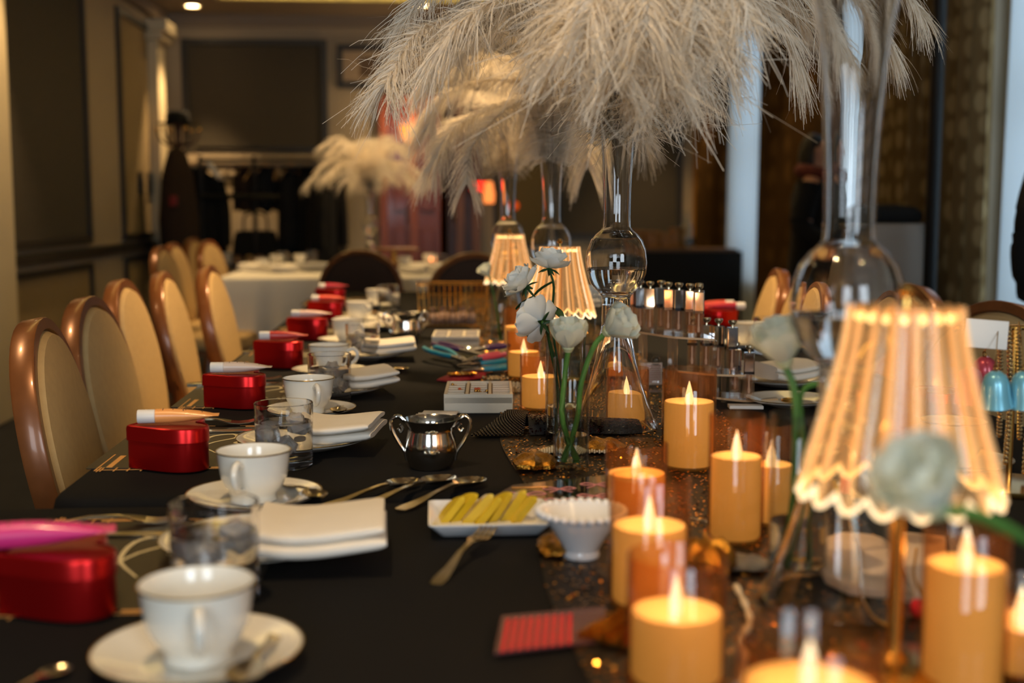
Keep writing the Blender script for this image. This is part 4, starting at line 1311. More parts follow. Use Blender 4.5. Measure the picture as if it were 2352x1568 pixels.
def lamp(px, yt, d, label, power):
    q = D(px, yt, d)
    H = q.z - T
    t = thing('table_lamp', label, 'lamp', (q.x, q.y, T + .0042), 0, 'lit fluted acrylic lamps')
    H -= .0042
    s = link('shade', SH, t, (0, 0, H))
    link('shade_rim', rim, s)
    link('shade_top', toprim, s)
    for k in range(NR):
        link('rib', ribs, s, (0, 0, 0), (0, 0, 2 * PI * k / NR))
    link('led_ring', ring, t, (0, 0, H))
    link('pole', MB().lathe([(.006, .008), (.0055, H - .012), (.012, H - .01), (.012, H - .005), (0, H - .005)], 14).mesh('pole', gold_m), t)
    link('base', MB().lathe([(0, 0), (.048, 0), (.05, .002), (.05, .007), (.046, .01), (.012, .012), (.006, .018), (0, .018)], 36).mesh('base', gold_m), t)
    link('knob', MB().lathe([(0, 0), (.004, 0), (.003, .006), (.006, .01), (.004, .015), (0, .016)], 12).mesh('knob', gold_m), t, (0, 0, H))
    light('lamp_light', 'POINT', (0, 0, H - .055), power, (1, .78, .5), size=0, parent=t)
lamp(2080, 702, .885, 'nearest lit lamp with a fluted acrylic shade', .3)
lamp(1286, 566, 2.45, 'lit fluted lamp behind the roses and the slim vases', 1.4)
lamp(1171, 538, 3.5, 'farthest lit fluted lamp, above the wire basket', 1.6)

# ------------------------------------------------------------------ tall trumpet vases
def vase_kit():
    out = [(.069, .0), (.0705, .0015), (.0695, .004), (.0625, .018), (.0535, .040), (.0435, .070), (.034, .105), (.0275, .138), (.0240, .158), (.0230, .168), (.0226, .195), (.0226, .21), (.027, .2165), (.033, .222), (.041, .232), (.0468, .247), (.049, .266), (.0468, .285), (.041, .30), (.033, .31), (.026, .3155), (.0222, .321), (.0215, .335), (.0222, .38), (.0245, .43), (.0285, .475), (.036, .525), (.0465, .565), (.058, .593), (.066, .6075)]
    rim = [(.0675, .6095), (.0665, .6105)]
    inn = [(.0650, .6075), (.0570, .593), (.0455, .565), (.0350, .525), (.0275, .475), (.0235, .43), (.0212, .38), (.0205, .335), (.0212, .3216), (.0251, .3164), (.0322, .3095), (.0402, .2992), (.0460, .2846), (.0481, .266), (.0460, .2475), (.0402, .2335), (.03, .2245), (.018, .221), (0, .2205)]
    under = [(0, .172), (.008, .170), (.015, .162), (.0205, .146), (.0295, .108), (.0395, .072), (.0500, .040), (.0595, .018), (.066, .003)]
    g = MB().lathe(under + out + rim + inn, 56).mesh('glass', real_g, True, 60)
    w_ = MB().lathe([(0, .2203), (.018, .2208), (.0301, .2243), (.0403, .2333), (.0461, .2474), (.0474, .2555), (.0469, .256), (0, .256)], 48).mesh('water', MATS['clear_water'])
    return [('glass', g), ('water', w_)]
VASE = vase_kit()
def vase(px, py, d, label, z=T, on=.0042):
    k = D(px, py, d)
    return put(VASE, 'trumpet_vase', label, 'vase', (k.x, k.y, z + on), 0, 'tall trumpet vases with a glass ball')
V1 = vase(1945, 700, 1.06, 'nearest tall trumpet vase, behind the nearest lamp')
V2 = vase(1416, 605, 1.93, 'tall trumpet vase in sharp focus, full of white plumes')
V3 = vase(1266, 565, 2.88, 'tall trumpet vase between the farthest lamps, rim showing under the plumes')
V4 = vase(1166, 545, 3.55, 'farthest tall trumpet vase on the black table')
V0 = vase(850, 540, 7.3, 'tall trumpet vase on the white table', on=.001)

# ------------------------------------------------------------------ ostrich feathers
def feather(pts, blen, nb, width, seed, label, group, droop=1.0, curl=.25, tipfan=1.0, t0=.12, segs=6, mess=1.0):
    g = np.random.default_rng(seed)
    c = np.array([list(p) for p in bez(pts, 60)])
    L = np.concatenate([[0], np.cumsum(np.linalg.norm(np.diff(c, axis=0), axis=1))])
    L /= L[-1]
    tt = np.concatenate([np.linspace(t0, .97, nb), np.linspace(.97, 1.0, int(nb * .12))])
    tt = np.repeat(tt, 2)
    side = np.tile([1.0, -1.0], len(tt) // 2)
    tt = np.clip(tt + g.normal(0, .006, len(tt)), 0, 1)
    def at(t):
        return np.stack([np.interp(t, L, c[:, k]) for k in range(3)], 1)
    p = at(tt)
    tg = at(np.clip(tt + .02, 0, 1)) - at(np.clip(tt - .02, 0, 1))
    tg /= np.linalg.norm(tg, axis=1)[:, None]
    up = np.array([0, 0, 1.0])
    sd = np.cross(tg, up)
    nl = np.linalg.norm(sd, axis=1)
    bad = nl < .25
    sd[bad] = np.cross(tg[bad], FH)
    sd /= np.linalg.norm(sd, axis=1)[:, None]
    nm = np.cross(sd, tg)
    n = len(tt)
    prof = np.interp(tt, [0, .2, .5, .85, 1.0], [.55, .85, 1.0, .95, .8]) * blen * g.uniform(.75, 1.15, n)
    sw = np.interp(tt, [0, .7, 1.0], [.35, .6, 1.5]) * tipfan
    d = sd * side[:, None] + tg * (sw + g.normal(0, .18 * mess, n))[:, None] + nm * g.normal(.15, .28 * mess, n)[:, None]
    d /= np.linalg.norm(d, axis=1)[:, None]
    ca = g.uniform(0, 2 * PI, n); cm = np.abs(g.normal(0, curl, n))
    rw = g.normal(0, 1, (n, 3)); rw /= np.linalg.norm(rw, axis=1)[:, None]
    dr = droop * g.uniform(.5, 1.2, n)
    V = np.zeros((n, segs + 1, 2, 3))
    for s in range(segs + 1):
        u = s / segs
        q = p + d * (prof * (u - .16 * u * u))[:, None]
        q[:, 2] -= prof * dr * .55 * u ** 1.9
        wob = prof * cm * u * u
        q += rw * (wob * np.sin(u * (3.4 + 1.2 * (mess > 1)) + ca))[:, None]
        ww = width * (1 - .72 * u) * .5
        e = np.cross(d, rw); e /= np.linalg.norm(e, axis=1)[:, None] + 1e-9
        V[:, s, 0] = q + e * ww
        V[:, s, 1] = q - e * ww
    base = (np.arange(n) * (segs + 1) * 2)[:, None]
    f = []
    for s in range(segs):
        f.append(np.stack([base[:, 0] + 2 * s, base[:, 0] + 2 * s + 1, base[:, 0] + 2 * s + 3, base[:, 0] + 2 * s + 2], 1))
    f = np.concatenate(f)
    o = Vector(pts[0])
    vv = V.reshape(-1, 3) - np.array(o)
    me = bpy.data.meshes.new('barbs')
    me.vertices.add(len(vv)); me.vertices.foreach_set('co', vv.ravel().astype(np.float32))
    me.loops.add(len(f) * 4); me.loops.foreach_set('vertex_index', f.ravel().astype(np.int32))
    me.polygons.add(len(f)); me.polygons.foreach_set('loop_start', (np.arange(len(f)) * 4).astype(np.int32))
    me.update(calc_edges=True)
    me.materials.append(plume_m)
    t = thing('ostrich_feather', label, 'feather', o, 0, group)
    qp = [Vector(p_) - o for p_ in c]
    link('quill', MB().tube(qp[::3] + [qp[-1]], [max(.0004, .0018 * (1 - k / 21)) for k in range(21)] + [.0003], 6).mesh('quill', quill_m), t)
    b = link('barbs', me, t)
    b['kind'] = 'stuff'
    return t
def plume(vs, mids, tip, blen, nb, seed, label, group, **k):
    """from the mouth of a vase through (px, py, depth) points"""
    o = vs.location
    a = Vector((o.x, o.y, o.z + .40))
    tp = [D(*m) for m in mids + [tip]]
    dirn = (tp[0] - a); dirn.z = 0
    dn = dirn.normalized() * .035 if dirn.length > .01 else Vector((0, .01, 0))
    b = Vector((o.x + dn.x, o.y + dn.y, o.z + .60))
    return feather([a, b] + tp, blen * 1.08, int(nb * 1.9), .0019 + .0006 * (k.get('mess', 1) > 1.5), seed, label, group, **k)
g2 = 'white plumes of the vase in focus'
L2 = 'white ostrich plume arching out of the tall vase in focus'
FE = [
 # the sharp plume on the picture's left: up, over and down
 ([(1240, 20, 1.9), (1090, 35, 1.84), (960, 75, 1.78)], (890, 190, 1.74), .08, 330, 'sharp white plume with a drooping tip, farthest from the other vases', dict(droop=1.15, curl=.3, tipfan=.75, mess=1.4)),
 ([(1250, -60, 1.95), (1080, -55, 1.95), (990, -25, 1.92)], (935, 45, 1.9), .09, 240, 'white plume above the sharp drooping one', dict(droop=1.0, curl=.3, mess=1.4)),
 ([(1300, -60, 1.8), (1180, -20, 1.7), (1060, 50, 1.66)], (1000, 130, 1.66), .085, 220, 'white plume just behind the sharp drooping one', dict(curl=.3, mess=1.4)),
 # the soft mass towards the camera
 ([(1390, -20, 1.74), (1340, -20, 1.58), (1310, 40, 1.49)], (1292, 120, 1.45), .085, 190, L2, dict(curl=.6, mess=1.9, tipfan=.8)),
 ([(1430, -40, 1.72), (1420, -30, 1.54), (1420, 60, 1.46)], (1418, 165, 1.43), .085, 210, L2, dict(curl=.6, mess=1.9, tipfan=.8)),
 ([(1480, -40, 1.74), (1510, -30, 1.56), (1530, 60, 1.47)], (1538, 165, 1.45), .088, 210, L2, dict(curl=.6, mess=1.9, tipfan=.8)),
 ([(1520, -40, 1.8), (1590, -50, 1.62), (1630, 20, 1.54)], (1650, 110, 1.52), .085, 200, L2, dict(curl=.65, mess=2.0, tipfan=.8)),
 ([(1420, 20, 1.78), (1480, 60, 1.66), (1510, 130, 1.6)], (1505, 205, 1.58), .072, 190, L2, dict(curl=.65, mess=2.0, tipfan=.8)),
 ([(1440, 20, 1.80), (1440, 60, 1.70), (1430, 120, 1.65)], (1415, 190, 1.63), .065, 180, L2, dict(curl=.65, mess=2.0, tipfan=.8)),
 ([(1500, 20, 1.84), (1570, 60, 1.74), (1600, 120, 1.70)], (1605, 190, 1.69), .070, 180, L2, dict(curl=.65, mess=2.0, tipfan=.8)),
 ([(1350, 0, 1.82), (1300, 10, 1.72), (1275, 50, 1.64)], (1255, 100, 1.62), .07, 180, L2, dict(curl=.55, mess=1.8)),
 ([(1400, -80, 1.72), (1390, -90, 1.54), (1370, -30, 1.42)], (1350, 50, 1.4), .08, 190, L2, dict(curl=.55, mess=1.8)),
 ([(1520, -80, 1.72), (1610, -110, 1.54), (1660, -70, 1.46)], (1700, 10, 1.44), .08, 190, L2, dict(curl=.55, mess=1.8)),
 ([(1480, -60, 1.68), (1480, -80, 1.48), (1490, -10, 1.40)], (1488, 80, 1.39), .08, 200, L2, dict(curl=.6, mess=1.9, tipfan=.8)),
 ([(1440, -80, 1.68), (1430, -110, 1.50), (1425, -50, 1.42)], (1420, 40, 1.41), .08, 200, L2, dict(curl=.6, mess=1.9, tipfan=.8)),
 ([(1500, -80, 1.70), (1560, -110, 1.52), (1590, -50, 1.44)], (1605, 40, 1.43), .08, 200, L2, dict(curl=.6, mess=1.9, tipfan=.8)),
 # to the side of the nearest vase
 ([(1560, 10, 1.88), (1700, 0, 1.8), (1790, 50, 1.78)], (1825, 130, 1.78), .085, 210, L2, dict(curl=.15)),
 ([(1560, -20, 1.92), (1730, -40, 1.9), (1860, 0, 1.88)], (1905, 90, 1.87), .095, 230, L2, dict(curl=.12)),
 ([(1580, -30, 1.98), (1780, -60, 2.0), (1960, -10, 2.0)], (2040, 100, 2.0), .09, 240, 'white plume hanging beside the flared neck of the nearest vase', dict(curl=.1)),
 ([(1600, -60, 2.0), (1830, -110, 2.02), (2030, -70, 2.0)], (2110, 20, 1.98), .085, 220, 'white plume reaching farthest toward the drapes', dict(curl=.12)),
 ([(1580, 20, 1.98), (1740, 10, 2.0), (1880, 60, 2.02)], (1950, 130, 2.02), .085, 200, L2, dict(curl=.12)),
 ([(1500, -60, 2.05), (1640, -110, 2.15), (1760, -60, 2.2)], (1830, 30, 2.2), .09, 200, L2, dict(curl=.12)),
 ([(1340, -50, 2.05), (1240, -100, 2.12), (1130, -60, 2.15)], (1060, 10, 2.15), .09, 200, L2, dict(curl=.12)),
 ([(1416, -60, 2.1), (1440, -150, 2.25), (1460, -120, 2.35)], (1470, -20, 2.4), .09, 190, L2, dict(curl=.12)),
 ([(1400, -90, 1.9), (1390, -220, 1.85), (1360, -300, 1.78)], (1330, -310, 1.7), .09, 170, L2, dict(curl=.12)),
 ([(1450, -90, 1.9), (1510, -230, 1.9), (1600, -290, 1.86)], (1680, -250, 1.82), .09, 170, L2, dict(curl=.12)),
]
NTH = ('first', 'second', 'third', 'fourth', 'fifth', 'sixth', 'seventh', 'eighth', 'ninth', 'tenth', 'eleventh')
rows = {}
for q in FE:
    if q[4] == L2:
        x_, y_, d_ = q[1]
        rw_ = 'side' if x_ > 1750 else ('high' if y_ < -200 else ('back' if d_ > 2.1 else ('low' if y_ > 95 else 'near')))
        rows.setdefault(rw_, []).append(q)
ROWT = {'low': 'white plume from the sharp one, in the low row hanging toward the camera', 'near': 'white plume from the sharp one, in the upper row hanging toward the camera',
        'side': 'white plume counted toward the drapes, behind the nearest vase neck', 'back': 'white plume counted toward the drapes, at the back of the focused vase', 'high': 'upright white plume of the focused vase, counted toward the drapes'}
for rw_, qs in rows.items():
    for n__, q in enumerate(sorted(qs, key=lambda a_: a_[1][0])):
        FE[FE.index(q)] = q[:4] + ('%s %s' % (NTH[n__], ROWT[rw_]),) + q[5:]
for i, (m, tip, bl, nb, lab, kw) in enumerate(FE):
    plume(V2, m, tip, bl, nb, 100 + i, lab, g2, **kw)
g3 = 'warm-lit plumes of the second tall vase'
L3 = 'warm-lit ostrich plume in the vase behind the one in focus'
F3 = [([(1215, 228, 2.85), (1120, 255, 2.8), (1040, 300, 2.76)], (1000, 370, 2.74), .10, 230, 'warm-lit plume with a clear quill curving down toward the cherry doors', dict(curl=.08)),
      ([(1200, 190, 2.9), (1090, 190, 2.88), (1010, 230, 2.86)], (985, 290, 2.85), .1, 210, L3, dict(curl=.08)),
      ([(1220, 160, 2.9), (1120, 130, 2.92), (1030, 150, 2.95)], (980, 190, 2.95), .1, 190, L3, dict(curl=.1)),
      ([(1180, 240, 2.75), (1120, 290, 2.68), (1080, 350, 2.64)], (1072, 420, 2.63), .075, 190, L3, dict(curl=.1)),
      ([(1300, 200, 2.95), (1330, 220, 3.05), (1345, 290, 3.1)], (1350, 380, 3.12), .1, 190, L3, dict(curl=.1)),
      ([(1330, 190, 2.85), (1400, 190, 2.8), (1450, 230, 2.8)], (1470, 300, 2.8), .1, 190, L3, dict(curl=.1)),
      ([(1260, 180, 3.0), (1250, 150, 3.15), (1240, 180, 3.25)], (1235, 250, 3.3), .1, 180, L3, dict(curl=.1)),
      ([(1270, 150, 2.8), (1280, 90, 2.7), (1270, 100, 2.62)], (1255, 140, 2.58), .08, 170, L3, dict(curl=.12)),
      ([(1240, 150, 2.85), (1180, 80, 2.8), (1110, 90, 2.75)], (1060, 130, 2.72), .09, 190, L3, dict(curl=.1)),
      ([(1300, 140, 2.9), (1350, 60, 2.95), (1420, 40, 3.0)], (1480, 90, 3.0), .09, 170, L3, dict(curl=.1)),
      ([(1265, 140, 2.9), (1255, 20, 2.95), (1220, -20, 3.0)], (1180, 10, 3.0), .09, 160, L3, dict(curl=.1))]
for n__, q in enumerate(sorted([q for q in F3 if q[4] == L3], key=lambda a_: a_[1][0])):
    F3[F3.index(q)] = q[:4] + ('warm-lit plume, %s from the cherry doors, in the vase behind the focused one' % NTH[n__],) + q[5:]
for i, (m, tip, bl, nb, lab, kw) in enumerate(F3):
    plume(V3, m, tip, bl, nb, 200 + i, lab, g3, **kw)
g4 = 'plumes of the farthest vase on the black table'
L4 = 'pale plume in the farthest tall vase of the black table'
for i, (m, tip, bl) in enumerate((([(1130, 270, 3.5), (1060, 270, 3.45), (1020, 310, 3.4)], (985, 390, 3.4), .08), ([(1190, 270, 3.55), (1220, 260, 3.5), (1230, 300, 3.5)], (1232, 330, 3.5), .06), ([(1160, 250, 3.45), (1150, 230, 3.3), (1150, 270, 3.2)], (1155, 320, 3.2), .06),
                                  ([(1140, 250, 3.6), (1080, 210, 3.7), (1010, 230, 3.75)], (960, 290, 3.78), .1), ([(1180, 250, 3.6), (1240, 210, 3.65), (1290, 240, 3.7)], (1310, 300, 3.7), .09), ([(1166, 240, 3.6), (1166, 150, 3.7), (1150, 130, 3.75)], (1130, 150, 3.8), .09))):
    plume(V4, m, tip, bl, 170, 300 + i, L4, g4, curl=.1)
g0 = 'pale plumes on the white table'
L0 = 'short pale plume in the vase on the white table'
for i in range(20):
    a = 2 * PI * i / 10 + .3 + .3 * (i >= 10)
    lowr = i >= 10
    rr = (.30 if lowr else .22) + .03 * (i % 3)
    o = V0.location
    a0 = Vector((o.x, o.y, o.z + .42)); b0 = Vector((o.x + .035 * math.cos(a), o.y + .035 * math.sin(a), o.z + .6))
    m0 = Vector((o.x + rr * .6 * math.cos(a), o.y + rr * .6 * math.sin(a), o.z + (.62 if lowr else .74) + .02 * (i % 3)))
    t0 = Vector((o.x + rr * math.cos(a), o.y + rr * math.sin(a), o.z + (.52 if lowr else .70) + .03 * (i % 2)))
    feather([a0, b0, m0, t0], .11, 130, .0034, 400 + i, L0 if not lowr else 'low drooping pale plume in the vase on the white table', g0, curl=.12, segs=5, tipfan=.7)

# ------------------------------------------------------------------ flowers
def petal(w_, l, cup, curl, ruffle, seed, m):
    rnd = random.Random(seed)
    ph = rnd.uniform(0, 6)
    def fn(u, v):
        s = 2 * u - 1
        wv = w_ * (math.sin(PI * min(1, (v * .86 + .06))) ** .62) * (.55 + .45 * v) * 1.1
        x = s * wv
        rr = l * v
        z = cup * (s * s) * wv * .9 + ruffle * math.sin(5 * s + ph) * v * v
        tilt = curl * v
        y = rr * math.cos(tilt * .7)
        zz = rr * math.sin(tilt) + z
        return (x, y, zz)
    b = MB().grid(fn, 8, 8)
    return b.mesh('petal', m, True, 180)
def rotv(v, a):
    return Vector((v[0] * math.cos(a) - v[1] * math.sin(a), v[0] * math.sin(a) + v[1] * math.cos(a), v[2]))
ROSE_P = [petal(.011, .021, .7, .2, .001, k, petal_m) for k in range(3)] + [petal(.0165, .026, .5, .25, .0015, 9 + k, petal_m) for k in range(3)]
ANEM_P = [petal(.0155, .029, .35, .2, .0012, 20 + k, petal_g) for k in range(4)]
sepal = MB().grid(lambda u, v: ((2 * u - 1) * .0035 * (1 - v) ** .6, .02 * v, .003 * math.sin(3 * v) * (1 - (2 * u - 1) ** 2)), 4, 5).mesh('sepal', leaf_m, True, 180)
leafm = MB().grid(lambda u, v: ((2 * u - 1) * .008 * math.sin(PI * v) ** .8, .034 * v, -.006 * v * v + .003 * abs(2 * u - 1)), 6, 8).mesh('leaf', leaf_m, True, 180)
def flower(kind, head, axis, foot, via, label, sc=1.0, group=None, leaves=0):
    """bloom at head facing axis, stem through via down to foot; everything parented to one Empty at the foot"""
    t = thing(kind, label, 'flower', foot, 0, group)
    foot = Vector(foot); head = Vector(head)
    ax = Vector(axis).normalized()
    pts = [head - foot - ax * .004] + [Vector(v) - foot for v in via] + [Vector((0, 0, 0))]
    cur = bez(pts, 20)
    link('stem', MB().tube(cur, [.0019 * sc * (1 if kind == 'white_rose' else 1.35)] * len(cur), 8).mesh('stem', stem_m if kind != 'white_rose' else MATS['green_leaf']), t)
    b = link('bloom', MB().lathe([(0, -.004), (.004, -.003), (.006, .001), (.004, .006), (0, .008)], 12).mesh('bloom', stem_m if kind == 'white_rose' else mat('pale_green_heart', '#b9c29a', .6)), t, head - foot)
    b.rotation_mode = 'QUATERNION'
    b.rotation_quaternion = ax.to_track_quat('Z', 'Y')
    b.scale = (sc,) * 3
    if kind == 'white_rose':
        for ringn, n, tilt, off, r0 in ((0, 3, 82, .002, .001), (1, 4, 70, .001, .003), (2, 5, 52, 0, .004), (3, 5, 28, -.002, .004), (4, 4, 4, -.003, .003)):
            for k in range(n):
                a = 2 * PI * k / n + ringn * .7
                p = link('petal', ROSE_P[(k + ringn) % 3 + (3 if ringn > 1 else 0)], b, (-math.sin(a) * r0, math.cos(a) * r0, off), Euler((R_(tilt), 0, a), 'XYZ'))
                p.scale = (1 + .06 * ringn,) * 3
        for k in range(5):
            a = 2 * PI * k / 5
            link('sepal', sepal, b, (0, 0, -.003), Euler((R_(-25 - 12 * (k % 2)), 0, a), 'XYZ'))
    else:
        for ringn, n, tilt in ((0, 4, 62), (1, 5, 44)):
            for k in range(n):
                a = 2 * PI * k / n + ringn * .6
                link('petal', ANEM_P[(k + ringn) % 4], b, (-math.sin(a) * .003, math.cos(a) * .003, 0), Euler((R_(tilt + 5 * (k % 2)), 0, a), 'XYZ'))
    for k in range(leaves):
        c = cur[4 + 4 * k]
        o = link('leaf', leafm, t, c, Euler((R_(-25), 0, 1.2 + 2.4 * k), 'XYZ'))
    return t
def cyl_vase(px, py, d, r, h, label, water=.05, on=.0042):
    k = D(px, 784, d)
    t = thing('cylinder_vase', label, 'vase', (k.x, k.y, T + on), 0, 'slim clear cylinder vases')
    link('glass', MB().lathe([(0, 0), (r - .001, 0), (r, .001), (r, h - .001), (r - .001, h), (r - .002, h - .001), (r - .002, .012), (r - .004, .010), (0, .010)], 40).mesh('glass', clear_g, True, 60), t)
    if water:
        link('water', MB().lathe([(0, .0098), (r - .0039, .0098), (r - .0018, .0119), (r - .0018, water), (0, water)], 40).mesh('water', MATS['clear_water']), t)
    return t
A1 = cyl_vase(1313, 1085, 1.635, .0245, .150, 'slim cylinder vase in focus holding two white anemones', .045)
A2 = cyl_vase(1296, 985, 1.85, .0285, .158, 'slim cylinder vase just behind, holding the three white roses', .05)
gA = 'white anemones in the slim vase in focus'
gB = 'white roses behind the slim vase'
f1 = A1.location + Vector((.006, .004, .0105)); f2 = A1.location + Vector((-.008, .0, .0105))
tow = -FH
flower('white_anemone', D(1305, 800, 1.61), Vector((0, 0, 1)) - FH * .25 + RT * .02, f1, [D(1298, 860, 1.62), D(1292, 960, 1.625)], 'upright white anemone in the slim vase in focus', 1.4, gA)
flower('white_anemone', D(1394, 762, 1.6), RT * .75 + Vector((0, 0, .55)) - FH * .45, f2, [D(1362, 800, 1.605), D(1335, 880, 1.615), D(1326, 960, 1.63)], 'white anemone leaning out toward the tall vase in focus', 1.4, gA)
h = A2.location
flower('white_rose', D(1262, 612, 1.78), Vector((0, 0, 1)) + FH * .12 + RT * .1, h + Vector((.006, .0, .0105)), [D(1272, 660, 1.79), D(1268, 740, 1.82), D(1282, 840, 1.84)], 'topmost white rose, in front of the lit fluted lamp', .92, gB, 2)
flower('white_rose', D(1205, 655, 1.77), RT * -.7 + Vector((0, 0, .7)) - FH * .05, h + Vector((-.008, .004, .0105)), [D(1232, 690, 1.78), D(1250, 745, 1.81), D(1276, 840, 1.84)], 'white rose leaning toward the cherry doors', .95, gB, 1)
flower('white_rose', D(1242, 738, 1.76), RT * -.55 + FH * .6 + Vector((0, 0, .25)), h + Vector((.0, -.008, .0105)), [D(1256, 750, 1.79), D(1262, 790, 1.82), D(1280, 880, 1.85)], 'lowest white rose, its back to the camera below the other two', 1.1, gB, 1)
A3 = cyl_vase(1843, 1330, 1.15, .028, .155, 'clear cylinder vase behind the nearest tall vase, holding green stems', .05)
gC = 'white flowers near the nearest tall vase'
flower('white_anemone', D(1802, 832, 1.14), RT * -.3 + Vector((0, 0, 1)) - FH * .25, A3.location + Vector((-.012, 0, .0105)), [D(1825, 900, 1.14), D(1828, 1000, 1.145), D(1822, 1150, 1.15)], 'blurred white anemone beside the ball of the nearest tall vase', 1.45, gC)
flower('white_anemone', D(1960, 880, 1.2), RT * .3 + Vector((0, 0, 1)) + FH * .3, A3.location + Vector((.008, .004, .0105)), [D(1900, 880, 1.19), D(1840, 905, 1.165), D(1848, 1050, 1.155)], 'white anemone behind the shade of the nearest lamp', 1.0, gC)
A4 = cyl_vase(2520, 1500, .80, .026, .16, 'clear cylinder vase beyond the edge of the picture, holding the near white flower', .05)
flower('white_anemone', D(2145, 1165, .68), Vector((0, 0, .75)) - RT * .55 - FH * .4, A4.location + Vector((0, 0, .0105)), [D(2240, 1180, .695), D(2360, 1240, .73), D(2490, 1330, .79)], 'large blurred white flower in front of the nearest lamp', 1.4, gC)
A5 = cyl_vase(1150, 790, 3.2, .028, .15, 'cylinder vase below the farthest lamp, beside the wire basket', .05)
flower('white_anemone', D(1122, 632, 3.2), RT * -.5 + Vector((0, 0, .8)) - FH * .2, A5.location + Vector((0, 0, .0105)), [D(1130, 660, 3.2), D(1142, 720, 3.2)], 'small white flower beside the farthest lamp', 1.1, 'white flowers by the farthest lamps')
flower('white_rose', D(1352, 690, 2.7), RT * .3 + Vector((0, 0, .8)) - FH * .4, D(1340, 784, 2.72) * 1.0 if False else Vector((D(1340, 784, 2.72).x, D(1340, 784, 2.72).y, T + .0150)), [D(1346, 740, 2.7)], 'white rose half hidden behind the ball of the vase in focus', 1.1, 'white flowers by the farthest lamps', 1)
k = D(1340, 784, 2.72)
A6 = cyl_vase(1340, 800, 2.72, .028, .12, 'cylinder vase hidden behind the lamp with the roses', .05)

# ------------------------------------------------------------------ lip gloss stand
plate_m = acry_m
gq = Vector((0, 0, 0))
TH = .004
tiers = [(.112, [(1425, 2.42), (1482, 2.36), (1552, 2.28), (1642, 2.24)]), (.048, [(1560, 2.28), (1640, 2.23), (1712, 2.22)]), (.004, [(1640, 2.24), (1720, 2.20), (1790, 2.22)])]
o0 = D(1610, 784, 2.26)
st = thing('lip_gloss_stand', 'clear stepped acrylic stand holding lip gloss tubes', 'display stand', (o0.x, o0.y, T + .0005))
lit_edge = mat('acrylic_edge_glint', '#f0cfa4', 0.25, trans=.3, coat=.4)  # pale warm tint imitates light caught along the shelf fronts
for z, ps in tiers:
    front = [D(px, 784, d) - Vector((o0.x, o0.y, 0)) for px, d in ps]
    cur = bez([Vector((p.x, p.y, 0)) for p in front], 12)
    loops = []
    for c in cur:
        bk = c + FH * .085
        loops.append([(c.x, c.y, z), (c.x, c.y, z + TH), (bk.x, bk.y, z + TH), (bk.x, bk.y, z)])
    link('shelf', MB().rings(loops).mesh('shelf', plate_m, False), st)
    link('shelf_edge', MB().rings([[(c.x - FH.x * .0006, c.y - FH.y * .0006, z + .0002), (c.x - FH.x * .0006, c.y - FH.y * .0006, z + TH - .0002), (c.x - FH.x * .0001, c.y - FH.y * .0001, z + TH - .0002), (c.x - FH.x * .0001, c.y - FH.y * .0001, z + .0002)] for c in cur]).mesh('shelf_edge', lit_edge, False), st)
    if z > .01:
        for c in (cur[0], cur[4], cur[8], cur[12]):
            for off in (.003, .08):
                b = c + FH * off
                link('upright', MB().box(b.x - .004, b.x + .004, b.y - .002, b.y + .002, 0, z).mesh('upright', plate_m, False), st)
def gloss_kit():
    s = .0098
    bodyo = rrect(s, s, .002, 2)
    b = MB().prism(bodyo, [(1, 0), (1, .0445)])
    return [('bottle', b.mesh('bottle', acry_m, False)),
            ('inner_tube', MB().lathe([(0, .006), (.0055, .006), (.0062, .009), (.0062, .043), (0, .043)], 14).mesh('inner_tube', thin_glass('gloss_clear', '#f7e2d4', 1.0, (.85, .8, .75), haze=('#ffe4d0', .12)))),  # haze brightens the tube like caught candlelight
            ('wand', MB().lathe([(0, .008), (.0022, .009), (.0026, .016), (.0016, .02), (.0016, .043), (0, .043)], 10).mesh('wand', mat('white_wand', '#eceae6', .4))),
            ('collar', MB().prism(rrect(s * 1.0, s * 1.0, .002, 2), [(1, .0446), (1, .0495)]).mesh('collar', mat('dark_chrome', '#5a5a60', .1, 1.0), False)),
            ('cap', MB().prism(rrect(s, s, .002, 2), [(1, .0496), (1, .083), (.94, .0842)]).mesh('cap', chrome_m, False)),
            ('finial', MB().lathe([(0, .0842), (.003, .0843), (.0028, .0875), (.0062, .0905), (.0082, .094), (.0074, .0972), (.0045, .0976), (.0036, .096), (0, .096)], 18).mesh('finial', mat('pale_gold', '#d9cdb4', .12, 1.0)))]
GLOSS = gloss_kit()
gg = 'lip gloss tubes on the clear stand'
tubes = [(0, 1452, 2.43, 'top'), (0, 1470, 2.40, 'top'), (0, 1492, 2.375, 'top'), (0, 1517, 2.405, 'top'), (0, 1534, 2.35, 'top'), (0, 1558, 2.33, 'top'), (0, 1583, 2.305, 'top'), (0, 1604, 2.32, 'top'), (0, 1604, 2.27, 'top front'), (1, 1622, 2.30, 'mid'), (1, 1650, 2.28, 'mid'), (1, 1682, 2.245, 'mid'), (2, 1690, 2.28, 'low'), (2, 1722, 2.225, 'low'), (1, 1590, 2.31, 'mid')]
tl = {'top': 'clear lip gloss tube with a chrome cap on the top step of the acrylic stand', 'top front': 'lip gloss tube at the outer end of the top step, its cap reflecting pale squares',
      'mid': 'clear lip gloss tube with a chrome cap on the middle step of the acrylic stand', 'low': 'clear lip gloss tube with a chrome cap on the lowest step of the acrylic stand'}
seen_ = {}
ordn = ('first', 'second', 'third', 'fourth', 'fifth', 'sixth', 'seventh', 'eighth', 'ninth')
stepn = {0: 'top', 1: 'middle', 2: 'lowest'}
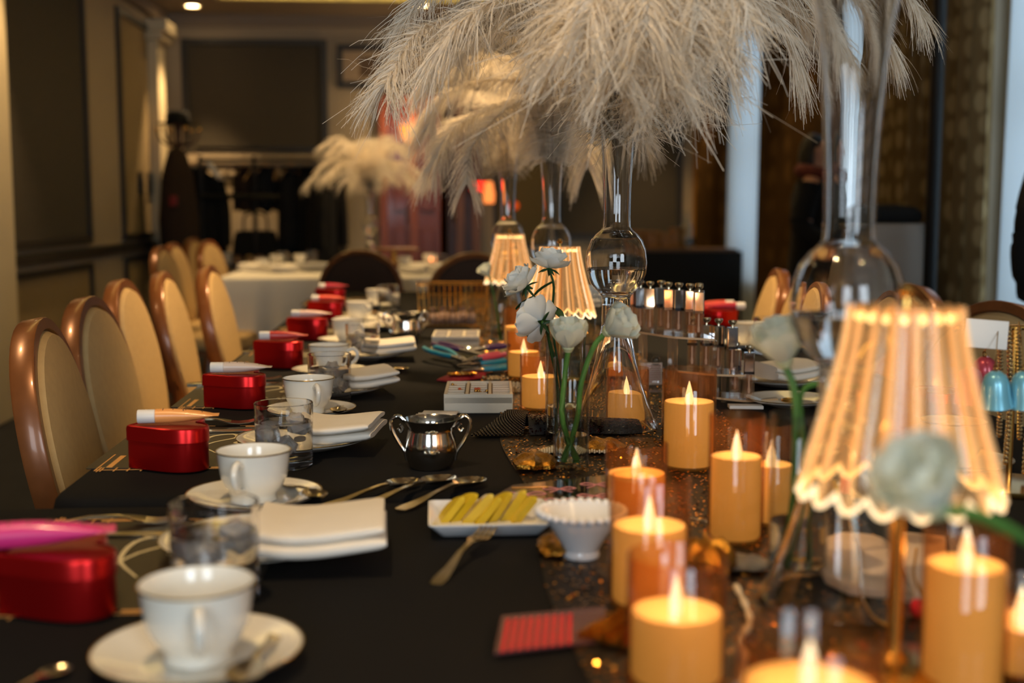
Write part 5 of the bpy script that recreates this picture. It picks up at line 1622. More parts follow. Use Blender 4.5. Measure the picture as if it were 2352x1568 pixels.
for ti, px, d, nm in tubes:
    q = D(px, 784, d)
    rank = sorted(p_ for t_, p_, d_, n2 in tubes if t_ == ti and n2 == nm).index(px)
    lab = tl[nm] if nm == 'top front' else '%s lip gloss tube from the vase end on the %s step of the acrylic stand' % (ordn[rank], stepn[ti])
    put(GLOSS, 'lip_gloss', lab, 'lip gloss', (q.x, q.y, T + .0005 + tiers[ti][0] + TH + .0003), R_(-14 + (px % 7) * 3), gg)
q = D(1507, 784, 2.33)
t = thing('tester_bottle', 'round clear bottle under the top step of the acrylic stand', 'bottle', (q.x, q.y, T + .0095 - .0045))
link('body', MB().lathe([(0, 0), (.018, .001), (.026, .01), (.027, .022), (.02, .038), (.009, .045), (.009, .052), (0, .052)], 28).mesh('body', clear_g), t)
link('stopper', MB().ball((0, 0, .06), .009).mesh('stopper', clear_g), t)
q = P(1505, 890)
o = solo('printed_card', 'small card printed with pinkish lines standing before the acrylic stand', 'card', MB().box(-.022, .022, -.001, .001, 0, .045, .0003), mat('pale_card', '#d8c4ba', .6), (q.x, q.y + .03, T + .001), rot=(R_(-12), 0, R_(5)))
pr = MB()
for k in range(8):
    pr.box(-.018, .018, -.0014, -.001, .006 + k * .0045, .0075 + k * .0045)
link('printed_lines', pr.mesh('printed_lines', mat('pink_ink', '#b87a7a', .6), False), o)

# ------------------------------------------------------------------ middle of the table: pliers, basket, papers, packets
q = P(1075, 825)
dish = solo('glass_dish', 'clear oval glass dish heaped with pliers', 'dish', MB().lathe([(0, 0), (.05, 0), (.055, .002), (.085, .014), (.1, .022), (.101, .0235), (.099, .0235), (.084, .0165), (.054, .0045), (0, .003)], 48), clear_g, (q.x, q.y, T + .001))
def pliers(tip, tail, open_, col, label, z0, z1):
    a = P(*tip, T + z0); b = P(*tail, T + z1)
    L = (b - a).length
    ang = math.atan2(b.y - a.y, b.x - a.x)
    pit = -math.asin((b.z - a.z) / L)
    t = thing('pliers', label, 'pliers', a, 0, 'pliers in the glass dish', rot=(0, pit, ang))
    hm = mat('grip_' + col, col, .35, coat=.3)
    for s in (-1, 1):
        link('handle', MB().tube(bez([(L * .42, s * .005, 0), (L * .55, s * .014 * open_, 0), (L * .75, s * .022 * open_, 0), (L * .93, s * .018 * open_, 0), (L, s * .012 * open_, 0)], 14), [.0038] + [.0055] * 12 + [.0048, .003], 9).mesh('handle', hm), t)
        link('jaw', MB().tube([(0, s * .0012, 0), (L * .18, s * .0035, 0), (L * .3, s * .006, 0), (L * .43, s * .005, 0)], [.0012, .0035, .0055, .0045], 8, flat=.8).mesh('jaw', steel_m), t)
    link('pivot', MB().lathe([(0, -.006), (.004, -.006), (.004, .006), (0, .006)], 12, c=(L * .32, 0, 0)).mesh('pivot', steel_m), t)
teal, purp, pink = '#1f8aa6', '#4a2a5e', '#d8506a'
pliers((1090, 835), (985, 797), 1.0, teal, 'teal-handled pliers with splayed grips pointing at the second ivory tray', .018, .03)
pliers((1110, 815), (1000, 788), .7, purp, 'purple-handled pliers lying behind the splayed teal pair', .026, .034)
pliers((1060, 830), (1155, 812), .6, pink, 'pink-handled pliers in the middle of the heap', .03, .032)
pliers((1050, 838), (1165, 826), .7, teal, 'teal-handled pliers below the pink pair', .02, .022)
pliers((1060, 850), (1172, 842), .5, teal, 'teal-handled pliers lying lowest, at the front of the dish', .012, .014)
pliers((1075, 805), (1165, 792), .7, purp, 'purple-handled pliers at the back of the heap, nearest the candles', .03, .036)

q = P(1037, 752) + FH * .07
bk = thing('wire_basket', 'gold wire basket standing behind the second ivory tray', 'basket', (q.x, q.y, T + .002))
hx, hy, H = .108, .07, .128
wr_ = MB()
nx_, ny_ = 13, 8
for k in range(nx_ + 1):
    x = -hx + 2 * hx * k / nx_
    for s in (-1, 1):
        wr_.tube([(x * .92, s * hy * .92, .003), (x, s * hy, H)], .0013, 5)
for k in range(1, ny_):
    y = -hy + 2 * hy * k / ny_
    for s in (-1, 1):
        wr_.tube([(s * hx * .92, y * .92, .003), (s * hx, y, H)], .0013, 5)
b_ = link('wires', wr_.mesh('wires', gold_m), bk)
b_['kind'] = 'stuff'
def rect_loop(k, z):
    return [(x, y, z) for x, y in rrect(hx * k, hy * k, .012, 3)]
for k, z, r in ((1, H, .0024), (.975, .09, .0012), (.95, .045, .0012), (.92, .003, .0018)):
    link('rim' if z == H else 'hoop', MB().tube(rect_loop(k, z), r, 6, True).mesh('hoop', gold_m), bk)
bm = MB().box(-hx * .9, hx * .9, -hy * .9, hy * .9, .0015, .003)
link('floor_plate', bm.mesh('floor_plate', blackpaint_m, False), bk)
for k in range(7):
    c = (q.x - .06 + .02 * k, q.y - .01 + .018 * (k % 3), T + .006)
    solo('trinket_bag', 'small pale net bag bundled in the gold wire basket', 'bag', MB().lathe([(0, 0), (.012, .001), (.015, .014), (.011, .03), (.004, .038), (.008, .05), (0, .048)], 12, lambda a, r, z: (r * (1 + .15 * math.sin(5 * a + z * 200)), z)), mat('pale_net', '#a98c7c', .6), c, k, 'net bags in the wire basket', rot=(0, .3 * math.sin(k), k), )

rp = MB()
pts = [P(*p_, T + .003) for p_ in ((1003, 872), (1040, 858), (1118, 856), (1112, 866), (1070, 872), (1035, 876))]
c0 = sum(pts, Vector()) / 6
rp.prism([(p_.x - c0.x, p_.y - c0.y) for p_ in pts], [(1, 0), (1.0, .002), (.9, .005), (.5, .007)])
solo('felt_piece', 'crumpled raspberry-red felt piece between the pliers and the ivory tray', 'felt', rp, mat('raspberry_felt', '#a3182c', .7, bump=(300, .3)), (c0.x, c0.y, T + .0015))
q = P(1062, 872)
solo('foil_scrap', 'small crinkled gold foil scrap on the raspberry felt', 'foil', MB().grid(lambda u, v: ((u - .5) * .06, (v - .5) * .03, .009 + .004 * math.sin(u * 40 + v * 7) * math.sin(v * 23)), 24, 12), gold_m, (q.x, q.y, T + .004), .2, smooth=False)
def beads(name, label, cat, pts, r, m, z=0):
    t = thing(name, label, cat, pts[0])
    b = MB()
    for p_ in pts:
        b.ball(tuple(p_ - pts[0]), r, 7, 5)
    o = link('beads', b.mesh('beads', m), t)
    o['kind'] = 'stuff'
    if len(pts) > 2:
        link('cord', MB().tube([p_ - pts[0] for p_ in pts], r * .3, 5).mesh('cord', m), t)
    return t
pearl = mat('pearl', '#e8d6ae', .2, coat=.6)
c = P(1182, 892, T + .006)
pts = [c + Vector((.022 * math.cos(a) * (1 + .15 * k / 40), .03 * math.sin(a) * (1 + .1 * k / 40), .003 * (k // 20))) for k, a in ((k, k * 2 * PI / 20) for k in range(56))]
beads('pearl_bracelet', 'coil of pale pearl beads between the ivory tray and the amber candle', 'beads', pts, .0032, pearl)
c = P(1140, 868, T + .005)
pts = [c + Vector((.03 * math.sin(k * 1.3) * (k / 20), .02 * math.cos(k * 1.7), 0)) for k in range(20)]
beads('glass_beads', 'scatter of glittering beads on a thread behind the ivory tray', 'beads', pts, .0035, mat('glitter_bead', '#f2dcb0', .08, .8))
pts = [P(x, y, T + .002) for x, y in ((1040, 878), (1160, 876), (1165, 888), (1060, 890))]

# rhinestone-studded black strap draped on the runner
A_, B_ = P(1082, 1003, T + .003), P(1250, 945, T + .003)
def strap(u, v):
    # fans out from the table edge, curls up over the runner
    p0 = P(1082 + 120 * u, 1002 - 2 * u, T + .004)
    p1 = P(1165 + 50 * u, 948 - 4 * u + 10 * u * u, T + .016)
    p = p0.lerp(p1, v)
    p.z = T + .005 + .016 * v * v + .01 * math.sin(PI * v) * u
    return p
o0 = strap(0, 0)
ss = solo('studded_strap', 'black strap studded with rows of rhinestones, fanned on the cloth beside the creamer', 'strap', MB().grid(lambda u, v: tuple(strap(u, v) - o0), 24, 14).grid(lambda u, v: tuple(strap(u, v) - o0 - Vector((0, 0, .0015))), 24, 14), mat('gold_net', '#4a3f26', .5, .4), o0)
st_ = MB()
for i in range(26):
    for j in range(13):
        p = strap((i + .5) / 26, (j + .5 * (i % 2)) / 13) - o0
        st_.ball((p.x, p.y, p.z + .001), .0021, 6, 4)
b_ = link('rhinestones', st_.mesh('rhinestones', mat('black_rhinestone', '#3a3a40', .05, .9)), ss)
b_['kind'] = 'stuff'
def black_roll(u, v):
    a = u * PI * 1.0
    p = P(1215 + 260 * v, 1000 - 5 * v, T + .004)
    return Vector((p.x, p.y + .075 * (1 - math.cos(a)) / 2, T + .005 + (.026 - .012 * v) * math.sin(a)))
o1 = black_roll(0, 0)
br = solo('sequin_wrap', 'black sequined wrap folded over the runner behind the slim vase', 'wrap', MB().grid(lambda u, v: tuple(black_roll(u, v) - o1), 16, 24), mat('black_sequin_cloth', '#0d0b0c', .35, .2, bump=(900, .8)), o1)
sqb = MB()
rnd = random.Random(4)
for k in range(420):
    u, v = rnd.random() * .55, rnd.random()
    p = black_roll(u, v) - o1
    sqb.ball((p.x, p.y, p.z), .0013 + .0006 * rnd.random(), 6, 4, (1, 1, .6))
b_ = link('sequins', sqb.mesh('sequins', mat('purple_black_sequins', '#50303a', .1, 1.0)), br)
b_['kind'] = 'stuff'

# clear packets with bows, striped red packet, gold foil fans, glitter pouches
def flat_piece(name, label, cat, pix, z, th, m):
    ps = [P(*p_, z) for p_ in pix]
    c = sum(ps, Vector()) / len(ps)
    return solo(name, label, cat, MB().rings([[(p_.x - c.x, p_.y - c.y, zz) for p_ in ps] for zz in (0, th)]), m, (c.x, c.y, z), smooth=False), c
film = thin_glass('clear_film', '#b99f97', 1.0, (.8, .8, .8), .1)
pk, c = flat_piece('bow_packet', 'clear packet printed with pink bows and gold strips on the runner, beside the slim vase', 'packet', ((1126, 1146), (1178, 1116), (1402, 1092), (1408, 1163), (1190, 1166)), T + .0062, .0018, film)
pb = mat('pink_bow_print', '#c98a94', .5)
def bow(px, py, s):
    q = P(px, py, T + .0084) - Vector((c.x, c.y, T + .0062))
    b = MB()
    for sg in (-1, 1):
        b.tube(bez([(q.x, q.y, q.z), (q.x + sg * s * .6, q.y + s * .5, q.z), (q.x + sg * s, q.y + s * .1, q.z), (q.x + sg * s * .6, q.y - s * .15, q.z), (q.x, q.y, q.z)], 14), .0016, 6, flat=.3)
        b.tube(bez([(q.x, q.y, q.z), (q.x + sg * s * .3, q.y - s * .5, q.z), (q.x + sg * s * .7, q.y - s * .9, q.z)], 8), .0015, 6, flat=.3)
    link('printed_bow', b.mesh('printed_bow', pb), pk)
for px, py, s in ((1205, 1135, .026), (1285, 1122, .02), (1290, 1148, .02), (1370, 1112, .02), (1365, 1138, .02)):
    bow(px, py, s)
for px0, px1, py in ((1185, 1275, 1161), (1280, 1330, 1160), (1350, 1400, 1158), (1175, 1260, 1121)):
    a, b = P(px0, py, T + .0082), P(px1, py, T + .0082)
    link('gold_strip', MB().box(min(a.x, b.x) - c.x, max(a.x, b.x) - c.x, a.y - c.y - .004, a.y - c.y + .004, .002, .0032).mesh('gold_strip', gold_m, False), pk)

pk, c = flat_piece('striped_packet', 'flat packet with red glitter stripes in front of the nearest amber candle', 'packet', ((1152, 1420), (1390, 1398), (1394, 1474), (1136, 1504)), T + .004, .0025, mat('pinkish_film', '#5e3c3a', .25))
gls = mat('red_glitter', '#dc1c2a', .4, .1, bump=(900, .6))
for k in range(9):
    u0, u1 = .05 + k * .074, .05 + k * .074 + .038
    def lp(u, v):
        a = Vector((1152 + (1390 - 1152) * u, 1420 + (1398 - 1420) * u, 0)); b = Vector((1136 + (1394 - 1136) * u, 1504 + (1474 - 1504) * u, 0))
        m = a.lerp(b, v)
        q = P(m.x, m.y, T + .0065)
        return (q.x - c.x, q.y - c.y)
    pp = [lp(u0, .06), lp(u1, .06), lp(u1, .94), lp(u0, .94)]
    link('red_stripe', MB().rings([[(x, y, z) for x, y in pp] for z in (.0026, .0034)]).mesh('red_stripe', gls, False), pk)
def crumple(name, label, cat, px, py, rx, ry, h, m, seed, rz=0, on=.005):
    q = P(px, py, T + on)
    rnd = random.Random(seed)
    ph = [rnd.uniform(0, 6) for _ in range(5)]
    b = MB().lathe([(0, 0), (.8, .0), (1, .15), (1.0, .45), (.8, .75), (.5, .95), (0, 1)], 26, lambda a, r, z: (r * (1 + .12 * math.sin(3 * a + ph[0]) + .07 * math.sin(8 * a + ph[1])), z * (1 + .18 * math.sin(4 * a + ph[2] + 3 * r))))
    b.v = [(x * rx, y * ry, z * h) for x, y, z in b.v]
    return solo(name, label, cat, b, m, (q.x, q.y, T + on), rz, smooth=False)
foil = mat('crinkled_gold', '#c08a34', .22, 1.0, bump=(300, .8))
def fan(name, label, px, py, w_, l, n, rz):
    q = P(px, py, T + .006)
    t = thing(name, label, 'foil fan', (q.x, q.y, T + .005), rz)
    for k in range(n):
        x = -w_ / 2 + w_ * (k + .5) / n
        h0 = .003 + .006 * (k % 2)
        link('pleat', MB().rings([[(x - w_ / n / 2, -l / 2, .001), (x + w_ / n / 2, -l / 2, .001), (x + w_ / n / 2, -l / 2, .002), (x, -l / 2, h0 + .004), (x - w_ / n / 2, -l / 2, .002)],
                                  [(x * .55 - w_ / n / 4, l / 2, .004), (x * .55 + w_ / n / 4, l / 2, .004), (x * .55 + w_ / n / 4, l / 2, .006), (x * .55, l / 2, h0 + .01), (x * .55 - w_ / n / 4, l / 2, .006)]]).mesh('pleat', foil, False), t)
fan('foil_fan', 'pleated gold foil fan tucked against the nearest amber candle', 1432, 1460, .06, .05, 8, R_(-40))
crumple('gold_pouch', 'crinkled gold pouch beside the foot of the slim yellowish candle', 'pouch', 1628, 1305, .028, .03, .028, foil, 2)
crumple('glitter_pouch', 'silver glitter pouch lying under the slim yellowish candle', 'pouch', 1700, 1300, .03, .022, .010, mat('silver_glitter', '#8f908c', .3, .8, bump=(1200, 1.0)), 5)
crumple('gold_wad', 'crinkled gold wad at the edge of the runner below the scalloped bowl', 'foil', 1278, 1262, .022, .03, .012, foil, 7)
crumple('gold_wad', 'gold foil wad at the edge of the runner beyond the bow packet', 'foil', 1228, 1068, .03, .045, .016, foil, 9)
crumple('gold_wad', 'crinkled gold foil lying behind the slim vase in focus', 'foil', 1385, 1030, .03, .035, .014, foil, 12)
wp = mat('ivory_beads', '#cfc4a8', .35)
fl_, c = flat_piece('pearl_strap', 'pointed strap covered in pearly studs lying behind the slim vase in focus', 'strap', ((1222, 1040), (1275, 1022), (1400, 1016), (1402, 1038)), T + .0065, .002, mat('gold_net_light', '#8a7a50', .45, .5))
pbm = MB()
rnd = random.Random(11)
for i in range(30):
    for j in range(5):
        u = (i + .5) / 30; v = (j + .5 * (i % 2) + .3) / 5.4
        top = 1040 - 24 * min(1, u * 3.3) if u < .3 else 1016
        q = P(1225 + 172 * u, 1040 + (1020 - 1040) * v * min(1, u * 3) , T + .0088)
        pbm.ball((q.x - c.x, q.y - c.y, .0026), .0018, 6, 4)
b_ = link('studs', pbm.mesh('studs', wp), fl_)
b_['kind'] = 'stuff'

# ribbons and chains between the near candles
pts = [P(x, y, T + z) for x, y, z in ((1690, 1345, .012), (1712, 1390, .008), (1722, 1430, .008), (1700, 1470, .008), (1712, 1510, .010), (1690, 1575, .008))]
o0 = pts[0]
solo('pale_ribbon', 'pale twisted ribbon winding between the nearest candles', 'ribbon', MB().tube([p_ - o0 for p_ in bez(pts, 40)], [.0026 + .0008 * math.sin(k * 1.1) for k in range(41)], 8), mat('ivory_ribbon', '#cfc0a6', .6), o0)
silver_bead = mat('silver_bead', '#c9c9c4', .12, 1.0)
beads('silver_chain', 'silver bead chain lying behind the tall near candle', 'chain', bez([P(x, y, T + .007) for x, y in ((1588, 1190), (1615, 1197), (1645, 1206), (1660, 1212))], 34), .0014, silver_bead)
beads('gold_chain', 'gold chain draped over the middle of the pale display pad', 'chain', bez([P(1950, 1150, T + .006), P(1958, 1200, T + .006), P(1975, 1250, T + .018), P(1975, 1350, T + .017), P(2000, 1410, T + .007), P(2040, 1440, T + .007)], 70), .0017, gold_m)
beads('gold_chain', 'gold chain draped over the outer part of the pale display pad', 'chain', bez([P(2105, 1260, T + .018), P(2100, 1320, T + .017), P(2118, 1370, T + .016), P(2118, 1400, T + .008)], 40), .0015, gold_m)
# display pad
ps = [P(*p_, T + .005) for p_ in ((1870, 1288), (1880, 1250), (1930, 1236), (2080, 1240), (2170, 1250), (2180, 1375), (2060, 1378), (1950, 1368), (1895, 1340))]
c = sum(ps, Vector()) / len(ps)
solo('display_pad', 'pale blush display pad with a rounded end under gold chains', 'display pad', MB().prism([(p_.x - c.x, p_.y - c.y) for p_ in ps], [(.98, 0), (1, .001), (1, .0085), (.98, .0098)]), mat('blush_linen', '#cdb8a4', .7, bump=(600, .15)), (c.x, c.y, T + .0045))
q = P(1948, 1165, T)
t = thing('coral_bottle', 'small coral bottle with a black foot behind the nearest lamp', 'bottle', (q.x, q.y, T + .0045))
link('cap', MB().lathe([(.007, 0), (.0105, .0), (.011, .004), (.011, .02), (.007, .022), (0, .022)], 18, c=(0, 0, 0)).mesh('cap', mat('black_gloss', '#0c0c0e', .2)), t)
link('body', MB().lathe([(0, .022), (.010, .022), (.0115, .026), (.0115, .05), (.008, .055), (0, .056)], 18).mesh('body', mat('coral_lacquer', '#d8564a', .25, coat=.5)), t)
q = P(2118, 1425)
put([('body', MB().prism([(x * .25, y * .25) for x, y in heart()], [(.9, 0), (1, .003), (1, .008), (.8, .011)]).mesh('body', mat('red_gloss', '#c0202a', .25, coat=.6)))], 'red_heart', 'small glossy red heart beside the display pad', 'trinket', (q.x, q.y, T + .005), 1.0)

# ------------------------------------------------------------------ the window side of the table
q = P(1663, 752) + FH * .05
put(HEART, 'heart_tin', 'red heart tin on the window side, beyond the lip gloss stand', 'tin', (q.x, q.y, T + .0006), R_(176), 'red heart tins on the window side')
put(TUBES['crimson'], 'cream_tube', 'crimson tube with its white cap toward the window, on the tin beyond the stand', 'tube', (q.x + .02, q.y, T + .0006 + .0492), R_(178), 'squeeze tubes on the window side')
q = P(1885, 745) + FH * .05
q.x = min(q.x, .88)
put(HEART, 'heart_tin', 'red heart tin seen through the ball of the nearest tall vase', 'tin', (q.x, q.y, T + .0006), R_(184), 'red heart tins on the window side')
put(TUBES['coral'], 'cream_tube', 'coral tube on the tin seen through the nearest vase ball', 'tube', (q.x + .02, q.y, T + .0006 + .0492), R_(186), 'squeeze tubes on the window side')
q = P(2262, 975) + FH * .06
put(HEART, 'heart_tin', 'red heart tin beside the nearest lamp, below the blue charms', 'tin', (q.x - .05, q.y, T + .0006), R_(180), 'red heart tins on the window side')
for px, py, lab in ((1722, 800, 'white cup on the window side, beyond the lip gloss stand'), (2185, 1075, 'white cup behind the nearest lamp on the window side')):
    q = P(px, py)
    put(SAUCER, 'saucer', 'white saucer under the ' + lab.replace('white ', ''), 'saucer', (q.x, q.y, T + .0005), 0, 'white saucers')
    put(CUP, 'tea_cup', lab, 'cup', (q.x, q.y, T + .0058), 2.6, 'white tea cups on the window side')
for i, (px, py, lab) in enumerate(((1800, 885, 'folded white napkin on the plate behind the lip gloss stand'), (1930, 800, 'folded white napkin on the plate behind the nearest vase ball'))):
    q = P(px, py)
    q.x = min(q.x, .86)
    put(PLATE, 'side_plate', 'white plate under the ' + lab, 'plate', (q.x, q.y, T + .0005), 0, 'white side plates')
    put(NAPKIN[i], 'folded_napkin', lab, 'napkin', (q.x, q.y, T + .0135), R_(20), 'folded white napkins')
q = P(1815, 932)
put(SAUCER, 'saucer', 'empty saucer holding a gold trinket beyond the green stems', 'saucer', (q.x, q.y, T + .0005))
solo('gold_trinket', 'gold ring-shaped trinket on the empty saucer', 'trinket', MB().tube([(.014 * math.cos(a), .014 * math.sin(a), .004) for a in [k * PI / 10 for k in range(20)]], .0028, 8, True), gold_m, (q.x, q.y, T + .0065))
q = P(1712, 938)
solo('paper_card', 'small pale card lying flat behind the slim yellowish candle', 'card', MB().box(-.03, .03, -.014, .014, 0, .006, .001), MATS['white_card'], (q.x, q.y, T + .0008), R_(-6))
q = P(1770, 722)
put(TUMBLER, 'water_glass', 'tumbler on the window side behind the lip gloss stand', 'glass', (D(1768, 784, 3.0).x, D(1768, 784, 3.0).y, T + .0005), .4, 'tumblers of water')

# jewellery stand with chains and bell charms at the edge of the picture
q = D(2330, 784, 1.52)
js = thing('jewellery_stand', 'gold T-bar stand hung with chains and bell charms at the edge of the picture', 'display stand', (q.x, q.y, T + .0005))
link('base', MB().lathe([(0, 0), (.06, 0), (.062, .003), (.062, .008), (.02, .012), (0, .012)], 36).mesh('base', gold_m), js)
link('post', MB().tube([(0, 0, .01), (0, 0, .205)], .004, 10).mesh('post', gold_m), js)
link('bar', MB().tube([(-.075, 0, .205), (.11, 0, .205)], .0035, 10).mesh('bar', gold_m), js)
for s in (-.075, .11):
    link('bar_end', MB().ball((s, 0, .205), .006).mesh('bar_end', gold_m), js)
champ = mat('champagne_metal', '#dcc7a0', .12, 1.0)
rnd = random.Random(21)
for k in range(11):
    x = -.022 + k * .0125
    ln = rnd.uniform(.12, .195)
    pts = bez([Vector((q.x + x, q.y - .004, T + .204)), Vector((q.x + x + .003, q.y - .008, T + .204 - ln * .5)), Vector((q.x + x + rnd.uniform(-.006, .008), q.y - .008, T + .204 - ln))], 30)
    beads('necklace', ('first', 'second', 'third', 'fourth', 'fifth', 'sixth', 'seventh', 'eighth', 'ninth', 'tenth', 'eleventh')[k] + ' champagne bead chain from the lamp side of the gold T-bar stand', 'necklace', pts, .0038, champ)['group'] = 'bead chains on the T-bar stand'
for px, py, d, col, lab in ((2228, 875, 1.5, '#cf6f96', 'pink bell charm nearest the lamp shade'), (2262, 850, 1.56, '#c24a5c', 'rose-red bell charm behind the pink and blue ones'), (2287, 885, 1.46, '#6fb2c8', 'pale blue bell charm beside the pink one'), (2352, 885, 1.46, '#6fb2c8', 'pale blue bell charm cut by the edge of the picture')):
    p = D(px, py, d)
    t = thing('bell_charm', lab, 'charm', p, 0, 'bell charms on the T-bar stand', rot=(.1, R_(-6), 0))
    link('bell', MB().lathe([(0, .018), (.006, .0175), (.0125, .012), (.016, .002), (.0175, -.012), (.0205, -.026), (.019, -.026), (.0155, -.012), (.013, .002), (.0, .014)], 28).mesh('bell', mat('bell_' + col, col, .3, .3, coat=.4)), t)
    link('loop', MB().tube([(0, .004 * math.cos(a), .021 + .004 * math.sin(a)) for a in [k * PI / 6 for k in range(12)]], .001, 6, True).mesh('loop', gold_m), t)
    tz = T + .205 - p.z
    link('thread', MB().tube([(0, 0, .024), (q.x - p.x + (px - 2330) * .0004, q.y - p.y, tz)], .0007, 5).mesh('thread', gold_m), t)
p = D(2266, 768, 1.495)
solo('white_tag', 'blank white tag standing on the T-bar stand before the nearest window-side chair', 'tag', MB().box(-.028, .028, -.0008, .0008, -.017, .018, .0003), MATS['white_card'], p, rot=(R_(-4), R_(5), R_(4)))

# ------------------------------------------------------------------ things on the white table
gt = 'cups on the white table'
wt = [(560, 617, 'cup'), (610, 606, 'cup'), (650, 612, 'glass'), (690, 604, 'cup'), (735, 596, 'glass'), (930, 612, 'cup'), (985, 596, 'cup'), (1010, 618, 'glass'), (1060, 612, 'cup'), (590, 622, 'napkin'), (640, 626, 'napkin'), (720, 622, 'napkin'), (960, 628, 'napkin'), (1020, 630, 'napkin')]
names_ = {'cup': 'white cup among the settings of the white table', 'glass': 'tumbler among the settings of the white table', 'napkin': 'folded white napkin among the settings of the white table'}
for i, (px, py, k) in enumerate(wt):
    q = P(px, py)
    q.x = min(max(q.x, -1.02), .52); q.y = min(max(q.y, 6.58), 8.3)
    if k == 'cup':
        put(CUP, 'tea_cup', names_[k], 'cup', (q.x, q.y, T + .001), i, gt)
    elif k == 'glass':
        put(TUMBLER[:1], 'water_glass', names_[k], 'glass', (q.x, q.y, T + .001), i, 'tumblers on the white table')
    else:
        put(NAPKIN[i % 2], 'folded_napkin', names_[k], 'napkin', (q.x, q.y, T + .0005), i, 'napkins on the white table', scale=1.3)
q = P(890, 596)
q.y = min(q.y, 7.6)
for px, py, lab in ((891, 598, 'tea light burning on the white table, beside the dark chair back'), (990, 600, 'dim tea light farther along the white table')):
    q = P(px, py); q.y = min(q.y, 8.2)
    t = thing('tea_light', lab, 'candle', (q.x, q.y, T + .001))
    link('cup', MB().lathe([(0, 0), (.02, 0), (.022, .025), (.02, .025), (.018, .012), (0, .012)], 20).mesh('cup', amber_g), t)
    link('flame', MB().lathe([(0, .014), (.007, .02), (.008, .03), (.003, .042), (0, .046)], 12).mesh('flame', glow('tea_flame', '#ff9a5a', 9 if px < 900 else 4)), t)
q = P(910, 574, .80)
t = thing('round_tray', 'round wooden tray raised on a foot on the white table, beside the tall vase', 'tray', (D(905, 560, 7.5).x, D(905, 560, 7.5).y, T + .001))
link('foot', MB().lathe([(0, 0), (.05, 0), (.05, .01), (.018, .03), (.018, .11), (0, .11)], 20).mesh('foot', brass_m), t)
link('top', MB().lathe([(0, .11), (.15, .11), (.155, .118), (.15, .124), (0, .122)], 36).mesh('top', mat('amber_wood', '#8a5424', .4)), t)

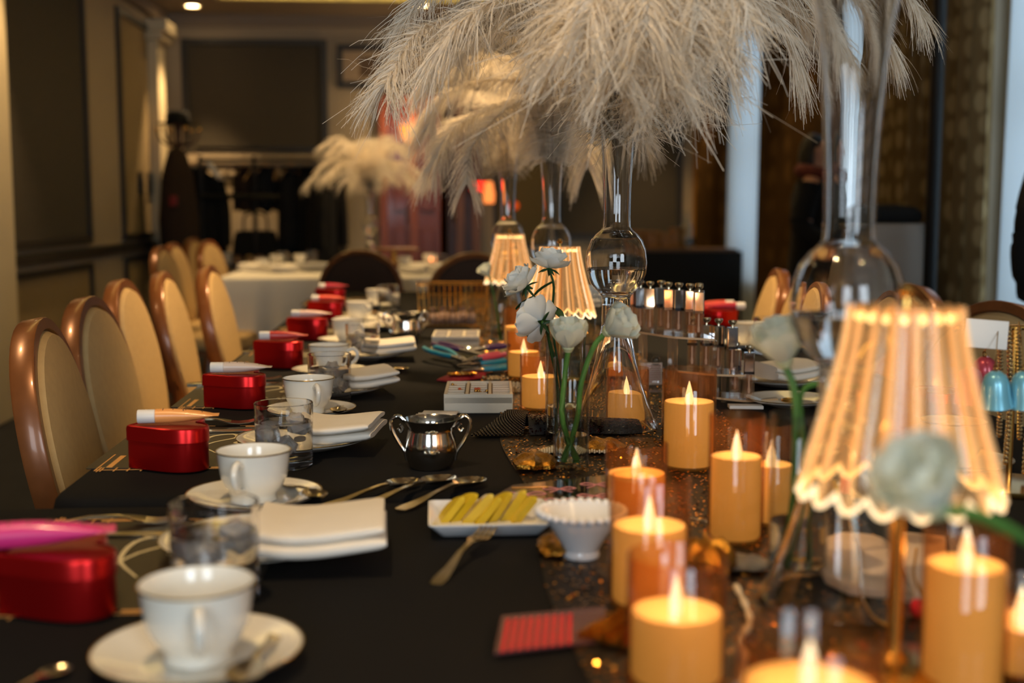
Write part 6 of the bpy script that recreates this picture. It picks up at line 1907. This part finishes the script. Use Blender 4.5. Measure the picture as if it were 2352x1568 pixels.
# ------------------------------------------------------------------ people
skin_m = mat('skin', '#b58266', .55)
hair_m = mat('dark_hair', '#0f0b09', .6)
def person(label, x, y, rz, H, coatm, scarf=None, arm_bend=.25, trousers=None):
    s = H / 1.7
    t = thing('person', label, 'person', (x, y, 0), rz)
    J = {'pel': (0, 0, .93, .125), 'waist': (0, .0, 1.08, .115), 'chest': (0, .01, 1.26, .135), 'neck0': (0, 0, 1.40, .075), 'neck': (0, -.005, 1.47, .05), 'head': (0, -.02, 1.56, .08), 'top': (0, -.015, 1.64, .075)}
    E = [('pel', 'waist'), ('waist', 'chest'), ('chest', 'neck0'), ('neck0', 'neck'), ('neck', 'head'), ('head', 'top')]
    for sd, n in ((-1, 'l'), (1, 'r')):
        J.update({n + 'sh': (sd * .17, 0, 1.36, .062), n + 'el': (sd * .23, .02, 1.08, .045), n + 'wr': (sd * .21, -.14 * arm_bend * 4, 1.0 - .12 * (1 - arm_bend), .030), n + 'ha': (sd * .2, -.17 * arm_bend * 4 - .02, .95 - .1 * (1 - arm_bend), .028),
                  n + 'hp': (sd * .09, 0, .88, .095), n + 'kn': (sd * .1, -.02, .48, .062), n + 'an': (sd * .1, .02, .09, .042), n + 'to': (sd * .12, -.15, .035, .035)})
        E += [('neck0', n + 'sh'), (n + 'sh', n + 'el'), (n + 'el', n + 'wr'), (n + 'wr', n + 'ha'), ('pel', n + 'hp'), (n + 'hp', n + 'kn'), (n + 'kn', n + 'an'), (n + 'an', n + 'to')]
        for f in range(4):
            fx = sd * (.2 + .014 * (f - 1.5) * .6)
            fy = J[n + 'ha'][1] - .012 - .008 * f
            fz = J[n + 'ha'][2]
            L = (.055, .065, .06, .048)[f]
            J[n + 'f%da' % f] = (fx, fy, fz - .03, .0095)
            J[n + 'f%db' % f] = (fx - sd * .006, fy, fz - .03 - L, .008)
            E += [(n + 'ha', n + 'f%da' % f), (n + 'f%da' % f, n + 'f%db' % f)]
        J[n + 'ta'] = (sd * .185, J[n + 'ha'][1] - .035, J[n + 'ha'][2] + .01, .011); J[n + 'tb'] = (sd * .18, J[n + 'ha'][1] - .055, J[n + 'ha'][2] - .03, .009)
        E += [(n + 'ha', n + 'ta'), (n + 'ta', n + 'tb')]
    ks = list(J)
    me = bpy.data.meshes.new('body')
    me.from_pydata([tuple(c * s for c in J[k][:3]) for k in ks], [(ks.index(a), ks.index(b)) for a, b in E], [])
    o = link('body', me, t)
    m = o.modifiers.new('skin', 'SKIN')
    m.use_smooth_shade = True
    for i, k in enumerate(ks):
        r = J[k][3] * s
        sv = me.skin_vertices[0].data[i]
        sv.radius = (r * (1.25 if k in ('pel', 'waist', 'chest') else 1), r * (.9 if k in ('pel', 'waist', 'chest') else 1))
        sv.use_root = (k == 'pel')
    o.modifiers.new('sub', 'SUBSURF').levels = 1
    me.materials.append(skin_m)
    # the face
    link('nose', MB().tube([(0, -.092 * s, 1.585 * s), (0, -.112 * s, 1.55 * s), (0, -.095 * s, 1.54 * s)], [.006, .011, .008], 8).mesh('nose', skin_m), t)
    link('mouth', MB().box(-.02 * s, .02 * s, -.100 * s, -.085 * s, 1.508 * s, 1.517 * s, .003).mesh('mouth', mat('lips', '#8a4a42', .5)), t)
    for sd in (-1, 1):
        link('eye', MB().ball((sd * .03 * s, -.088 * s, 1.585 * s), .011 * s).mesh('eye', mat('eye', '#d8d0c8', .2)), t)
        link('ear', MB().ball((sd * .083 * s, -.015 * s, 1.565 * s), .022 * s, 10, 6, (.4, .7, 1)).mesh('ear', skin_m), t)
    hr = MB().grid(lambda u, v: ((.092 + .012 * v) * s * math.cos(2 * PI * (.0 + u)) * math.sin(PI * (.02 + .62 * v)) , (.098 * math.sin(2 * PI * u) * math.sin(PI * (.02 + .62 * v)) + (.02 if math.sin(2 * PI * u) > -.2 else .045)) * s, (1.595 + .085 * math.cos(PI * (.02 + .62 * v)) - (.13 * v * v if math.sin(2 * PI * u) > -.2 else 0)) * s), 32, 12, True)
    link('hair', hr.mesh('hair', hair_m), t)
    # coat
    loops = []
    for z, hx, hy in ((.45, .25, .2), (.6, .235, .185), (.85, .215, .165), (1.0, .195, .15), (1.12, .19, .148), (1.28, .2, .155), (1.37, .185, .125), (1.42, .12, .095), (1.455, .08, .075)):
        loops.append([(hx * s * math.cos(a) * (1 + .02 * math.sin(6 * a)), hy * s * math.sin(a), z * s) for a in [2 * PI * k / 32 for k in range(32)]])
    link('coat', MB().rings(loops, False, False).mesh('coat', coatm), t)
    for sd, n in ((-1, 'l'), (1, 'r')):
        link('sleeve', MB().tube(bez([Vector(J[n + 'sh'][:3]) * s, Vector(J[n + 'el'][:3]) * s, Vector(J[n + 'wr'][:3]) * s], 14), [.085 * s] + [.072 * s] * 5 + [.066 * s] * 6 + [.056 * s] * 3, 12).mesh('sleeve', coatm), t)
        link('trouser_leg', MB().tube(bez([Vector(J[n + 'hp'][:3]) * s, Vector(J[n + 'kn'][:3]) * s, Vector(J[n + 'an'][:3]) * s], 12), [.115 * s] * 4 + [.085 * s] * 5 + [.065 * s] * 4, 14).mesh('trouser_leg', trousers or coatm), t)
        link('shoe', MB().loft([(-.07, .035, .09, -.02, .088), (.0, .045, .085, -.02, .083), (.08, .047, .06, -.015, .058), (.15, .035, .045, -.01, .043), (.175, .01, .03, 0, .028)], 9).mesh('shoe', blackpaint_m), t, (sd * .1 * s, .02, 0.002), (0, 0, -PI / 2))
    if scarf:
        link('scarf', MB().tube([(.13 * s * math.cos(a), .105 * s * math.sin(a) - .01, (1.43 + .02 * math.sin(a)) * s) for a in [2 * PI * k / 20 for k in range(20)]], .045 * s, 10, True).mesh('scarf', scarf), t)
    return t
q = D(1874, 500, 6.9)
person('person in a long black coat and rust-red scarf standing by the brown drape', q.x, q.y, R_(60), 1.56, coat_m, mat('rust_scarf', '#5a2418', .9, noise=(20, .3)), .55)
q = D(2565, 500, 3.5)
person('person in black clothes standing at the window, cut off by the edge of the picture', q.x, q.y, R_(160), 1.62, coat_m, None, .12)

# flat print too small to pick apart
for o in bpy.data.objects:
    if o.name.split('.')[0] in ('gold_lines', 'printed_lines', 'led_ring'):
        o['kind'] = 'stuff'
